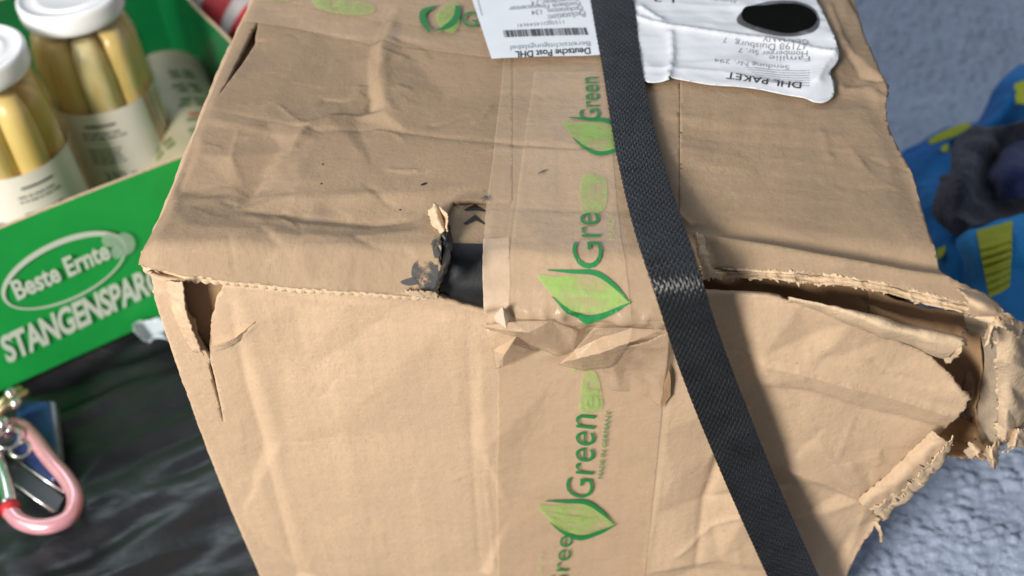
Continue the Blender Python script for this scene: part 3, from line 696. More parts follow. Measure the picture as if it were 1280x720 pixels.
# thin light edge of the left side, seen along the top
edge_px = [(322, -30), (312, 0), (283, 60), (243, 158), (212, 236), (190, 288)]
patch('side_edge', [[at(x, y, 2, H)+np.array([.003, 0, -.0030]) for x, y in edge_px], [at(x, y, 2, H)+np.array([-.0018, 0, -.0040]) for x, y in edge_px], [at(x, y, 2, H)+np.array([-.0035, 0, -.012]) for x, y in edge_px]], M['kraft'], box, 120, 9, .0008, 60, 0, 0, 61)

# --- crushed right corner
Y = 1
patch('rolled_edge', rows_px([
    [(985, 374, Y, -.001), (1045, 388, Y, .004), (1115, 406, Y, .006), (1200, 428, Y, .006)],
    [(988, 372, Y, -.003), (1045, 382, Y, -.006), (1120, 402, Y, -.010), (1204, 420, Y, -.014)],
    [(988, 374, Y, -.004), (1048, 388, Y, -.009), (1122, 413, Y, -.016), (1203, 434, Y, -.020)],
    [(986, 377, Y, -.002), (1045, 395, Y, -.007), (1118, 421, Y, -.013), (1188, 446, Y, -.017)],
    [(984, 379, Y, .001), (1040, 398, Y, -.002), (1115, 425, Y, -.005), (1180, 450, Y, -.008)]]), M['raw'], box, 110, 50, .0009, 60, .0004, .0012, 71, .0007)
patch('torn_end', rows_px([[(1196, 421, Y, -.012), (1206, 419, Y, -.013), (1208, 430, Y, -.012)], [(1186, 446, Y, -.015), (1198, 440, Y, -.021), (1204, 434, Y, -.018)], [(1176, 449, Y, -.008), (1186, 456, Y, -.014), (1196, 450, Y, -.016)]]), M['raw'], box, 30, 30, .0010, 90, .0006, .0024, 72, .0007)
# brown board inside, behind the rolled edge
patch('inner_wall', rows_px([
    [(1085, 366, Y, .012), (1140, 382, Y, .014), (1190, 392, Y, .016), (1222, 398, Y, .010)],
    [(1090, 400, Y, .020), (1150, 425, Y, .022), (1200, 440, Y, .030), (1226, 450, Y, .016)],
    [(1120, 440, Y, .020), (1170, 470, Y, .030), (1206, 490, Y, .038), (1224, 500, Y, .020)],
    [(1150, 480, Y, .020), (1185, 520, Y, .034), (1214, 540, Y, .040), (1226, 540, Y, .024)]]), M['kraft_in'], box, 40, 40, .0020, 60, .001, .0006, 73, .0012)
# outer crushed side panel, folded like a tube
patch('crushed_side', rows_px([
    [(1205, 392, Y, .000), (1232, 398, Y, -.004), (1255, 404, Y, -.004), (1276, 420, Y, .004)],
    [(1208, 430, Y, .020), (1232, 430, Y, .008), (1256, 432, Y, -.004), (1274, 440, Y, .004)],
    [(1206, 480, Y, .034), (1226, 482, Y, .018), (1256, 480, Y, .002), (1280, 482, Y, .010)],
    [(1210, 520, Y, .040), (1224, 528, Y, .022), (1252, 530, Y, .004), (1282, 530, Y, .012)],
    [(1216, 548, Y, .040), (1228, 560, Y, .022), (1248, 562, Y, .008), (1268, 556, Y, .014)]]), M['grey_in'], box, 90, 110, .0034, 46, .0012, .0022, 74, .0012)
patch('crushed_side', rows_px([
    [(1250, 408, Y, -.006), (1268, 414, Y, -.004), (1284, 422, Y, .006)],
    [(1246, 450, Y, -.004), (1270, 456, Y, -.002), (1292, 460, Y, .012)],
    [(1248, 500, Y, .000), (1266, 506, Y, .000), (1296, 506, Y, .016)],
    [(1246, 546, Y, .004), (1262, 552, Y, .002), (1284, 540, Y, .018)]]), M['raw'], box, 60, 100, .0022, 60, .0008, .0030, 75, .0012)
patch('crushed_side', rows_px([[(1196, 358, 2, H+.002), (1222, 366, 2, H+.002), (1252, 386, 2, H)], [(1210, 376, 2, H+.004), (1232, 386, 2, H+.003), (1262, 400, 2, H-.004)], [(1214, 394, Y, -.010), (1240, 400, Y, -.012), (1268, 412, Y, -.008)]]), M['kraft'], box, 60, 40, .0014, 60, .0008, .0016, 76, .0009)
patch('torn_flap', rows_px([[(1222, 394, Y, -.014), (1250, 396, Y, -.016), (1278, 404, Y, -.010)], [(1238, 402, Y, -.016), (1256, 412, Y, -.022), (1272, 420, Y, -.012)]]), M['raw'], box, 40, 24, .0014, 90, .0006, .0030, 77, .0010)
for k, q in enumerate(([(1236, 402), (1246, 410), (1240, 432), (1230, 424)], [(1228, 562), (1252, 556), (1246, 578), (1236, 586)], [(1206, 562), (1222, 548), (1232, 560), (1214, 574)], [(1262, 538), (1284, 536), (1278, 560), (1258, 558)])):
    a, b_, c_, d_ = q; y = -.010 if k == 0 else .008
    patch('torn_scrap', rows_px([[(*a, Y, y), ((a[0]+b_[0])/2, (a[1]+b_[1])/2, Y, y-.006), (*b_, Y, y)], [(*d_, Y, y-.002), ((c_[0]+d_[0])/2, (c_[1]+d_[1])/2, Y, y-.008), (*c_, Y, y-.001)]]), M['raw'], box, 30, 26, .0014, 120, .0005, .0034, 80+k, .0009)
# dark pocket under the corner
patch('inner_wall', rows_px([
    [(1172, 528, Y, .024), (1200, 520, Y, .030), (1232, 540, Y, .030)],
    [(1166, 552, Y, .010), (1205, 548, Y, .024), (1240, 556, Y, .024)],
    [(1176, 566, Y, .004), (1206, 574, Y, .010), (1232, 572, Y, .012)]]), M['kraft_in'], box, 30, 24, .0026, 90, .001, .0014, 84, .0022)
# --- pale torn strip below the corner
patch('torn_strip', rows_px([
    [(1168, 538, Y, -.004), (1140, 562, Y, -.003), (1110, 592, Y, -.002), (1072, 624, Y, -.001)],
    [(1176, 546, Y, -.008), (1148, 574, Y, -.007), (1118, 604, Y, -.006), (1080, 632, Y, -.004)],
    [(1186, 552, Y, -.007), (1158, 584, Y, -.006), (1130, 612, Y, -.004), (1096, 640, Y, -.002)]]), M['kraft'], box, 90, 20, .0008, 90, .0008, .0006, 91, .0008)
patch('torn_strip', rows_px([
    [(1190, 545, Y, -.008), (1160, 578, Y, -.007), (1132, 606, Y, -.005), (1090, 636, Y, -.004)],
    [(1184, 562, Y, -.004), (1166, 590, Y, -.003), (1138, 618, Y, -.002), (1102, 646, Y, .0)],
    [(1176, 566, Y, .004), (1150, 594, Y, .004), (1130, 618, Y, .004), (1096, 648, Y, .006)]]), M['raw'], box, 140, 26, .0014, 110, .0006, .0026, 92, .0010)
for (x, y, a) in ((1167, 574, .5), (1152, 582, .4), (1137, 602, .5), (1122, 624, .3)):
    p = [at(x-3, y-2, Y, -.0080), at(x+3, y+1, Y, -.0080), at(x+3, y+2.2, Y, -.0078), at(x-2, y-.8, Y, -.0078)]
    solid(mesh_obj('slit_mark', p, [(0, 1, 2, 3)], M['black_tape'], box, False), .0004, 0)
patch('torn_scrap', rows_px([[(1090, 652, Y, -.002), (1098, 664, Y, -.004), (1100, 678, Y, -.002)], [(1096, 650, Y, -.002), (1102, 664, Y, -.006), (1104, 676, Y, -.002)]]), M['raw'], box, 16, 8, .0008, 300, .0006, .0008, 95)

# --- tapes
def tape_extra(u, v):    # the film buckles where it bridges the gap
    k = sst(.008, .018, v)*sst(.062, .040, v)
    r = 1-np.abs(fbm(u*34+v*10, v*60, 101, 3))*3.0
    r2 = 1-np.abs(fbm(u*90, v*60, 104, 3))*3.0
    return k*(.0030*np.clip(r, -1, 1)+.0010*np.clip(r2, -1, 1)) + .00012*fbm(u*120, v*120, 7, 2)
F_TP = lambda u, v, off=0.: S(u, v, off+.0005, TAPE, tape_extra)
def TP(px, py): return inv(px, py, lambda u, v: S(u, v, .0005, TAPE))
out = [TP(634, 40), TP(626, 110), TP(616, 200), TP(607, 262), TP(604, 320), TP(605, 388), TP(612, 398), TP(604, 408), TP(620, 455), TP(622, 520), TP(620, 600), TP(622, 716), (TP(622, 716)[0], .262),
       (TP(806, 716)[0], .262), TP(806, 716), TP(818, 600), TP(828, 500), TP(834, 440), TP(838, 400), TP(826, 300), TP(812, 200), TP(802, 100), TP(797, 40)]
am = [.0002]*5+[.0012, .002, .0015, .0006]+[.0002]*8+[.001]+[.0002]*6
sheet('packing_tape', jag(out, am, .0016, 61), F_TP, M['tape'], box, .0012)
# overlap seam inside the tape (a second strip of it)
out = [TP(668, 90), TP(652, 200), TP(640, 300), TP(634, 392), TP(700, 398), TP(790, 398), TP(776, 300), TP(766, 200), TP(760, 90)]
sheet('packing_tape', jag(out, .0002, .0016, 63), lambda u, v: S(u, v, .0008, TAPE, tape_extra), M['tape'], box, .0014)
# loose flap of tape at lower left and right of the bridge
def crumple(name, pts, tris, mat, cuts=4, amp=.00035):
    bm = bmesh.new(); vs = [bm.verts.new(at(x, y, Y, -d*.001)) for x, y, d in pts]
    for t in tris: bm.faces.new([vs[k] for k in t])
    bmesh.ops.subdivide_edges(bm, edges=bm.edges[:], cuts=cuts, use_grid_fill=True); bmesh.ops.recalc_face_normals(bm, faces=bm.faces)
    for v in bm.verts: v.co.y += amp*float(fbm(np.array([v.co.x*260]), np.array([v.co.z*260]), 3, 3)[0])*2
    me = bpy.data.meshes.new(name); bm.to_mesh(me); bm.free(); me.materials.append(mat); o = bpy.data.objects.new(name, me); COL.objects.link(o); o.parent = box
    me.shade_smooth(); me.set_sharp_from_angle(angle=math.radians(14)); solid(o, .0003, 0); return o
crumple('loose_tape', [(602, 407, 7), (640, 402, 12), (690, 400, 10), (722, 414, 9), (718, 438, 8), (660, 416, 15), (628, 412, 13), (652, 428, 7), (700, 446, 3)],
    [(0, 1, 6), (1, 5, 6), (1, 2, 5), (2, 3, 4), (2, 4, 5), (6, 5, 7), (5, 4, 7), (4, 8, 7), (0, 6, 7)], M['tape'])
crumple('loose_tape', [(604, 410, 8), (620, 462, 3), (616, 438, 7), (630, 444, 13), (646, 420, 10), (640, 430, 15), (670, 440, 4), (656, 428, 8), (628, 458, 6)],
    [(0, 2, 4), (2, 3, 4), (2, 1, 3), (3, 5, 4), (5, 7, 4), (3, 6, 5), (5, 6, 7), (1, 8, 3), (8, 6, 3)], M['tape'])
crumple('loose_tape', [(698, 455, 3), (722, 448, 11), (750, 441, 13), (786, 429, 12), (832, 412, 9), (718, 438, 8), (745, 424, 7), (742, 410, 12), (790, 410, 10), (730, 464, 2), (765, 460, 3)],
    [(0, 1, 5), (1, 6, 5), (1, 2, 6), (2, 3, 6), (6, 3, 8), (6, 8, 7), (3, 4, 8), (5, 6, 7), (0, 9, 1), (9, 10, 2), (9, 2, 1), (10, 3, 2)], M['tape'])
crumple('loose_tape', [(621, 405, 7), (616, 396, 6), (628, 383, 11), (650, 408, 7), (633, 411, 13), (640, 396, 9)], [(0, 4, 1), (1, 4, 2), (2, 4, 5), (5, 4, 3)], M['tape_under'])
patch('loose_tape', rows_px([[(745, 440, Y, -.006), (790, 432, Y, -.008), (838, 418, Y, -.009)], [(752, 470, Y, -.002), (795, 466, Y, -.003), (833, 462, Y, -.005)], [(748, 486, Y, -.0014), (790, 492, Y, -.0016), (826, 510, Y, -.003)]]), M['tape'], box, 40, 30, .0010, 60, .0002, .0005, 113, .0010)
# dark slit right of the tape
patch('tear_opening', rows_px([[(832, 456, Y, -.0035), (838, 470, Y, -.0035), (838, 495, Y, -.003)], [(830, 470, Y, -.0035), (829, 490, Y, -.0035), (826, 512, Y, -.003)]]), M['kraft_in'], box, 16, 6, .0002, 100, 0, .0002, 119)
# pale tape over the gap right of the black strip
out = [TP(604, 298), TP(636, 296), TP(638, 360), TP(634, 396), TP(606, 394)]
sheet('bare_tape', jag(out, .0003, .0016, 65), lambda u, v: S(u, v, .0002, TAPE, tape_extra), M['tape_under'], box, .0012)
# cross tape along the back of the top
def CT(px, py): return PT(px, py)
out = [(PT(312, 0)[0]-.004, -D+.004), (W-.02, -D+.004), PT(1000, 60), PT(800, 84), PT(700, 78), PT(600, 74), PT(500, 60), PT(400, 40), PT(304, 28)]
sheet('packing_tape', jag(out, .0002, .003, 66), lambda u, v: S(u, v, .0010, TAPE), M['tape'], box, .0022)
out = [(PT(312, 0)[0]+.01, -D+.006), (W-.03, -D+.006), PT(900, 60), PT(600, 42), PT(500, 32), PT(400, 14), PT(340, 0)]
sheet('packing_tape', jag(out, .0002, .003, 67), lambda u, v: S(u, v, .0013, TAPE), M['tape'], box, .0025)

# --- printed logos on the tape. unit space: x along the reading direction, y up from the baseline
F_PR = lambda u, v, off=0.: S(u, v, off+.0012, TAPE, tape_extra)
LEAF_LIGHT = [(0, .55), (.12, 1.05), (.30, 1.12), (.55, .95), (.80, .60), (.98, .02), (.60, .12), (.30, .20), (.10, .32)]
def stroke(pts, ws, n=26):
    P = cr(np.array(pts, float), n); w = np.interp(np.linspace(0, 1, n), np.linspace(0, 1, len(ws)), ws)
    t = np.gradient(P, axis=0); t /= np.linalg.norm(t, axis=1, keepdims=True); nn = np.stack([-t[:, 1], t[:, 0]], 1)
    return list(P+nn*w[:, None])+list((P-nn*w[:, None])[::-1])
def px_loop(pts, F=F_PR, off=.0, inv_=None): return [(inv_ or TP)(*p) for p in pts]
ident = lambda off: (lambda x, y: F_PR(x, y, off))
def leaf(cxy, k=1., par=box, invf=TP, rot=0.):
    """leaf emblem traced round a centre, in the scale of the big one"""
    c, s_ = math.cos(rot), math.sin(rot)
    def Q(x, y): x *= k; y *= k; return invf(cxy[0]+c*x-s_*y, cxy[1]+s_*x+c*y)
    body = smooth_loop([(-62, -14), (-40, -12), (-10, -14), (20, -10), (40, 8), (54, 20), (30, 28), (0, 32), (-28, 24), (-48, 6)], 44)
    fill('leaf_print', [[Q(*p) for p in body]], ident(.0), M['ink_leaf'], par, .0022)
    fill('leaf_print', [[Q(*p) for p in stroke([(-50, -20), (-20, -18), (10, -16), (32, -2), (52, 18)], [.6, 2.4, 3.4, 2.8, .5])]], ident(.0002), M['ink_green'], par, .0022)
    fill('leaf_print', [[Q(*p) for p in stroke([(-44, 12), (-24, 28), (0, 37), (28, 30), (54, 19)], [.5, 2.4, 3.4, 3.0, .5])]], ident(.0002), M['ink_green'], par, .0022)
    fill('leaf_print', [[Q(*p) for p in smooth_loop([(-44, -2), (-10, 4), (26, 8), (10, 12), (-20, 9)], 20)]], ident(.0001), M['ink_faded'], par, .0022)
def ttext(body, a, b_, c_, mat, bold=0., off=.0003, spacing=1., invf=TP):
    return print_text('tape_lettering', body, affine(F_PR, invf(*a), invf(*b_), invf(*c_), off), mat, box, bold, spacing)
leaf((734, 358), 1.0)
ttext('Gre', (754, 336), (748, 268), (716, 337), M['ink_green'], -.004)
ttext('MADE', (769, 302), (766, 268), (761, 302), M['ink_faded'])
fill('faded_print', [[TP(*p) for p in smooth_loop([(728, 268), (726, 226), (742, 218), (757, 224), (756, 262)], 24)]], ident(0), M['ink_faded'], box, .0022)
leaf((724, 640), .84, rot=-.03)
ttext('Green', (741, 622), (744, 518), (707, 619), M['ink_green'], -.004)
ttext('er', (748, 512), (748, 474), (722, 511), M['ink_faded'], .012)
fill('faded_print', [[TP(*p) for p in smooth_loop([(724, 512), (728, 462), (714, 465), (722, 455), (742, 462), (750, 480), (752, 512)], 26)]], ident(0), M['ink_faded'], box, .0022)
ttext('MADE IN GERMANY', (753, 597), (764, 512), (747, 596), M['ink_green'])
ttext('|Gree', (706, 745), (716, 668), (684, 745), M['ink_green'], -.004)
ttext('MADE IN', (676, 735), (680, 690), (670, 735), M['ink_faded'])
leaf((750, 165), .78, rot=.02)
ttext('Green', (750, 152), (747, 98), (724, 152), M['ink_green'], .002)
# across the back tape
PTl = lambda x, y: PT(x, y)
fill('leaf_print', [[PT(*p) for p in smooth_loop([(553, 12), (572, 8), (575, 30), (568, 46), (556, 44), (545, 28)], 26)]], ident(.0012), M['ink_leaf'], box, .0025)
fill('leaf_print', [[PT(*p) for p in stroke([(546, 12), (530, 20), (530, 32), (538, 46)], [.6, 4, 4.2, 1.6])]], ident(.0014), M['ink_green'], box, .0025)
fill('leaf_print', [[PT(*p) for p in stroke([(573, 12), (570, 28), (556, 40), (544, 44)], [3.2, 4.2, 2.6, .5])]], ident(.0014), M['ink_green'], box, .0025)
ttext('G', (577, 38), (597, 40), (579, 18), M['ink_green'], .004, .0015, invf=PTl)
fill('faded_print', [[PT(*p) for p in smooth_loop([(398, 2), (460, 8), (466, 20), (430, 22), (396, 12)], 26)]], ident(.0012), M['ink_faded'], box, .003)
fill('faded_print', [[PT(*p) for p in smooth_loop([(318, -4), (345, -2), (370, 4), (350, 6), (322, 4)], 20)]], ident(.0012), M['ink_faded'], box, .003)
# smudges and pen marks on the board
F_L2 = lambda u, v: S(u, v, .0003, LIP)
for pts, f, mt in (([(517, 330), (530, 322), (548, 338), (546, 356), (530, 358), (515, 346)], L, 'smudge'), ([(500, 352), (520, 346), (530, 352), (512, 357)], L, 'smudge'), ([(540, 300), (549, 296), (550, 318), (543, 322)], L, 'smudge'), ([(526, 234), (531, 231), (534, 232), (529, 235)], PT, 'ink_black'), ([(522, 352), (540, 344), (546, 360), (530, 364)], L, 'smudge')):
    fill('ink_smudge', [jag([f(*p) for p in smooth_loop(pts, 22)], .0022, .0010, len(pts)+int(pts[0][0]))], lambda x, y: F_L2(x, y), M[mt], box, .0022)
for pts in ([(672, 219), (677, 215), (686, 213), (680, 217)], [(600, 250), (608, 246), (611, 252), (602, 254)]):
    fill('ink_smudge', [[TP(*p) for p in smooth_loop(pts, 18)]], ident(.0002), M['smudge'], box, .0022)
for q in ((402, 232), (500, 262), (404, 209)):
    fill('ink_smudge', [[PT(q[0]+a, q[1]+b_) for a, b_ in ((-1.4, 0), (0, -1), (1.4, 0), (0, 1))]], lambda x, y: F_L2(x, y), M['ink_black'], box, .0022)

# --- address label with barcode (upside down to the camera)
lab_h = lambda u, v, off=0.: S(u, v, off+.0036, TAPE)
out = [PT(578, -28), PT(590, 4), PT(615, 82), PT(680, 78), PT(752, 76), PT(738, -28)]
lab = sheet('address_label', jag(out, .0001, .003, 70), lab_h, M['paper'], box, .003)
lab['label'] = 'flat white barcode label left of the strap'
def lt(body, a, b_, c_, mat=M['ink_black'], bold=0.): print_text('label_lettering', body, affine(lab_h, PT(*a), PT(*b_), PT(*c_), .0003), mat, lab, bold)
lt('Deutsche Post DHL', (737, 67), (644, 73), (738, 75), bold=.012)
lt('Bereitsichtigungslabel', (737, 59), (638, 66), (738, 65), M['ink_grey'])
lt('1150JJD14544641', (704, 33.5), (647, 38), (705, 38), M['ink_grey'])
lt('Packstation:', (731, 22), (684, 27), (732, 29), M['ink_grey'], .01)
lt('Packstation  134', (728, 16), (664, 21), (729, 22), M['ink_grey'], .01)
lt('Postbank Finanzcenter', (725, 10), (636, 16), (726, 16), M['ink_grey'], .01)
lt('Saarwerdenstr. 2 4', (722, 4), (664, 9), (723, 10), M['ink_grey'], .01)
lt('47198 Duisburg', (719, -2), (660, 3), (720, 4), M['ink_grey'], .01)
bx = 0.; bars = []
A, B, C = np.array(PT(732, 42)), np.array(PT(628, 46)), np.array(PT(735, 51))
while bx < .99:
    w = random.choice((.006, .006, .010, .014)); bars.append([(bx, 0), (min(bx+w, 1), 0), (min(bx+w, 1), 1), (bx, 1)]); bx += w+random.choice((.006, .008, .014))
V = []; Fq = []
for q in bars:
    Fq.append([len(V)+i for i in range(4)]); V += q
V = np.array(V); mesh_obj('barcode', affine(lab_h, A, B, C, .0003)(V[:, 0], V[:, 1]), Fq, M['ink_black'], lab, False)
fill('printed_line', [[PT(594, -4), PT(595, -4), PT(603.5, 27), PT(602.5, 27)]], lambda x, y: lab_h(x, y, .0003), M['ink_grey'], lab, .003)

# --- crinkled label pouch
Z = 2
def pouch_e(u, v):
    e = .0004+.0007*fbm(u*45, v*45, 201, 3)+.0003*(1-np.abs(fbm(u*30, v*55, 205, 2))*4)
    for P, a, w in (([(795, 28), (812, 34), (835, 40), (900, 50), (960, 58), (1040, 82)], .0034, .0020), ([(838, 48), (840, 75), (834, 108)], .0040, .0016), ([(800, 15), (825, 32)], .003, .0018), ([(1040, 82), (1030, 92), (1020, 110)], .0036, .0024), ([(812, 92), (900, 96), (1000, 118)], .0010, .002)):
        Q = np.array([PT(*p) for p in P]); best = np.full(np.shape(u), 9.)
        for k in range(len(Q)-1):
            d = Q[k+1]-Q[k]; t = np.clip(((u-Q[k][0])*d[0]+(v-Q[k][1])*d[1])/(d@d), 0, 1); best = np.minimum(best, np.hypot(u-Q[k][0]-t*d[0], v-Q[k][1]-t*d[1]))
        e = e+.6*a*np.exp(-best/w)
    return e
F_PO = lambda u, v, off=0.: S(u, v, off+.0022, TAPE, pouch_e)
out = [PT(776, -28), PT(790, 0), PT(798, 60), PT(803, 107), PT(834, 110), PT(838, 106), PT(880, 112), PT(935, 117), PT(975, 124), PT(1003, 130), PT(1026, 135), PT(1040, 126), PT(1041, 112), PT(1036, 100), PT(1046, 84), PT(1038, 55), PT(1018, 0), PT(1010, -28)]
pouch = sheet('label_pouch', jag(smooth_loop(out, 110), .0004, .002, 71), F_PO, M['pouch'], box, .0013, (), .0002)
pouch['label'] = 'crinkled white shipping label pouch right of the strap'
def pt(body, a, b_, c_, mat=M['ink_grey'], bold=0.): print_text('label_lettering', body, affine(F_PO, PT(*a), PT(*b_), PT(*c_), .0004), mat, pouch, bold)
pt('DHL PAKET', (1000, 112), (908, 98), (999, 120), M['ink_black'], .004)
pt('GERMANY', (1008, 62), (952, 54), (1008, 69))
pt('47198 Duisburg', (1007, 69), (918, 58), (1007, 75))
pt('Homberger Str. 7', (1007, 76), (922, 66), (1007, 82))
pt('Familie', (1010, 82), (960, 76), (1010, 88))
pt('Sendung Nr. 294', (985, 90), (892, 80), (985, 95))
pt('1 2', (842, 4), (816, 2), (842, 10), M['ink_black'])
pt('Absender', (920, 7), (886, 2), (920, 12))
pt('7', (908, 55), (903, 55), (907, 61))
for k in range(7):
    yy = 86+k*3.2
    fill('printed_line', [[PT(1010, yy+12), PT(930+k*4, yy+4), PT(930+k*4, yy+4.6), PT(1010, yy+12.6)]], lambda x, y: F_PO(x, y, .0004), M['ink_grey'], pouch, .003)
fill('redaction_blot', [[PT(*p) for p in smooth_loop([(926, 22), (950, 12), (985, 8), (1012, 16), (1022, 34), (1018, 50), (1000, 56), (968, 54), (935, 44), (920, 34)], 40)]], lambda x, y: F_PO(x, y, .0005), M['redaction_edge'], pouch, .002)  # digitally blacked-out address, added as two flat layers over the pouch
fill('redaction_blot', [[PT(*p) for p in smooth_loop([(930, 18), (950, 16), (985, 13), (1008, 18), (1019, 34), (1010, 48), (985, 52), (958, 46), (935, 38), (926, 28)], 40)]], lambda x, y: F_PO(x, y, .0008), M['redaction'], pouch, .002)

# ------------------------------------------------------------------ STRAP
def strap():
    # (left px, left py, right px, right py, axis, plane)
    K = [(733, -30, 783, -32, 2, H+.004), (738, 0, 790, -2, 2, H+.004), (748, 55, 797, 52, 2, H+.004), (758, 112, 806, 108, 2, H+.0042), (766, 170, 818, 164, 2, H+.0045), (778, 226, 834, 220, 2, H+.005), (790, 280, 850, 270, 2, H+.0100),
         (806, 330, 868, 318, 2, H+.0115), (818, 362, 878, 350, 1, -.025), (832, 408, 890, 392, 1, -.017), (852, 468, 910, 448, 1, -.017), (884, 548, 940, 526, 1, -.017), (918, 628, 972, 604, 1, -.017), (956, 712, 1010, 690, 1, -.017), (985, 775, 1040, 755, 1, -.017)]
    A = np.array([at(a, b_, ax, v) for a, b_, c_, d_, ax, v in K]); B = np.array([at(c_, d_, ax, v) for a, b_, c_, d_, ax, v in K])
    # carry it on down to the ground and over the back, out of the picture
    n = 1500; A = cr(A, n); B = cr(B, n)
    cs = np.r_[0, np.cumsum(np.linalg.norm(np.diff((A+B)/2, axis=0), axis=1))]; ts = np.linspace(0, cs[-1], n)
    A = np.stack([np.interp(ts, cs, A[:, k]) for k in range(3)], 1); B = np.stack([np.interp(ts, cs, B[:, k]) for k in range(3)], 1)
    for _ in range(3800):
        A[1:-1] = (A[:-2]+2*A[1:-1]+A[2:])/4; B[1:-1] = (B[:-2]+2*B[1:-1]+B[2:])/4
    m_ = 90; t = np.linspace(0, 1, m_); G = A[:, None]+(B-A)[:, None]*t[None, :, None]
    s_ = np.r_[0, np.cumsum(np.linalg.norm(np.diff((A+B)/2, axis=0), axis=1))]
    x = (t*.020)[None, :]+0*s_[:, None]; y = s_[:, None]+0*x
    du = np.gradient(G, axis=1); dv = np.gradient(G, axis=0); N = np.cross(dv, du); N /= np.linalg.norm(N, axis=2, keepdims=True)
    N *= np.sign((N@(-fw)).mean())
    # plain weave of flat yarns: rows slanting across the strap
    c1 = np.abs(np.sin((x*1.0+y*.62)*math.pi/.0023)); c2 = np.abs(np.sin((x*1.0-y*.50+.0006*fbm(x*60, y*60, 8, 2))*math.pi/.0030))
    h = (.00042*c1+.00030*c2)*(1+.35*fbm(x*90, y*60, 19, 3))+.00012*np.sin((x)*2*math.pi/.0013)+.00006*fbm(x*900, y*900, 3, 2)-.0007*(2*t[None, :]-1)**4
    h = h+.0006*fbm(x*20, y*30, 55, 2)
    G = G+N*h[..., None]
    i, j = np.meshgrid(np.arange(n-1), np.arange(m_-1), indexing='ij'); a = (i*m_+j).ravel()
    F = np.stack([a, a+1, a+m_+1, a+m_], 1)
    m, nt, b = newmat('black_woven_strap'); co = coords(nt)
    c = ramp(nt, noise(nt, 60, 4, .6, co), [(.3, (.004, .005, .006)), (.75, (.014, .015, .018))]); nt.links.new(c, b.inputs['Base Color'])
    nt.links.new(ramp(nt, noise(nt, 50, 5, .7, co), [(.35, (.32,)*3), (.7, (.46,)*3)]), b.inputs['Roughness']); b.inputs['Specular IOR Level'].default_value = .7
    bump(nt, b, noise(nt, 1500, 3, .6, co), .5, .0003)
    o = mesh_obj('packing_strap', G.reshape(-1, 3), F, m); solid(o, .0009, 0)
    tag(o, 'black woven plastic strap running over the top and down the front of the box', 'strap')
strap()

# ------------------------------------------------------------------ TRAY
O = np.array([-.1242, .2252]); d1 = np.array([.7902, .6129]); d2 = np.array([-.6129, .7902])      # along the front, towards the back
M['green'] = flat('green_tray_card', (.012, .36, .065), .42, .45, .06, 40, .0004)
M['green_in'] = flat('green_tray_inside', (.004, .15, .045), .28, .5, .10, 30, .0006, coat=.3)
M['white_ink'] = worn('pale_print', (.62, .72, .62), .80, .95, 300, .5, .97)
M['ghost_ink'] = worn('pale_thin_print', (.45, .65, .50), .60, .95, 300, .5, .60)
tray = thing('fruit_tray', 'bright green cardboard tray holding asparagus jars, with white lettering on its front', 'tray', (*O, 0))
TH = .132; TL, TR, TB = -.30, .134, .30
def tp(t, b_, z): p = O+d1*t+d2*b_; return (p[0], p[1], z)
def wall(name, t0, b0, t1, b1, mat, z0=.002, z1=TH, lean=0.):
    n = 24; V = []; F = []
    a = np.array(tp(t0, b0, 0))[:2]; c_ = np.array(tp(t1, b1, 0))[:2]; e = (c_-a)/np.linalg.norm(c_-a); nn = np.array([-e[1], e[0]])*.0014
    for i in range(n+1):
        p = a+(c_-a)*i/n; wob = .0012*math.sin(i*.7+t0*30)
        for sgn in (-1, 1):
            for z in (z0, (z0+z1)/2, z1): V.append((p[0]+nn[0]*(sgn+wob*400*(z > z0)), p[1]+nn[1]*(sgn+wob*400*(z > z0)), z))
    for i in range(n):
        k = i*6; F += [(k, k+6, k+7, k+1), (k+1, k+7, k+8, k+2), (k+3, k+4, k+10, k+9), (k+4, k+5, k+11, k+10)]
    child(mesh_obj(name, V, F, mat, None), tray)
    R = []; G = []
    for i in range(n+1): k = i*6; R += [tuple(np.array(V[k+2])+[0, 0, .0002]), tuple(np.array(V[k+5])+[0, 0, .0002])]
    for i in range(n): k = i*2; G.append((k, k+2, k+3, k+1))
    child(mesh_obj('raw_rim', R, G, M['raw'], None), tray)
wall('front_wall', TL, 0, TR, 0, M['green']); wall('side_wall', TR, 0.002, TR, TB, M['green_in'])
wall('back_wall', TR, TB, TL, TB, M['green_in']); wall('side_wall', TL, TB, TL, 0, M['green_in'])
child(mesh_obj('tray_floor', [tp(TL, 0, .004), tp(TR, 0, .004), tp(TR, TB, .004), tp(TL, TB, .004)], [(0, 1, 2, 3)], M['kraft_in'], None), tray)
fn = np.array([d1[1], -d1[0]])      # outward normal of the front
def FW(px, py, off=.003):           # pixel -> (t, z) on the front wall
    d = ray(px, py); P0 = np.array([*O, 0]); n3 = np.array([*fn, 0]); k = ((P0-CAM)@n3)/(d@n3); P = CAM+d*k
    return np.array([(P[:2]-O)@d1, P[2]])
def F_W(t, z, off=.0022):
    t = np.asarray(t, float); z = np.asarray(z, float); return np.stack([O[0]+d1[0]*t+fn[0]*off, O[1]+d1[1]*t+fn[1]*off, z], -1)
def wt(body, a, b_, c_, mat, bold, spacing=1.): child(print_text('tray_lettering', body, affine(lambda u, v, off: F_W(u, v, .0030), FW(*a), FW(*b_), FW(*c_), 0), mat, None, bold, spacing), tray)
wt('Beste Ernte', (20, 372), (137, 319), (10, 350), M['white_ink'], .03)
wt('STANGENSPARGEL', (8, 450), (228, 344), (-3, 420), M['white_ink'], .035, .95)
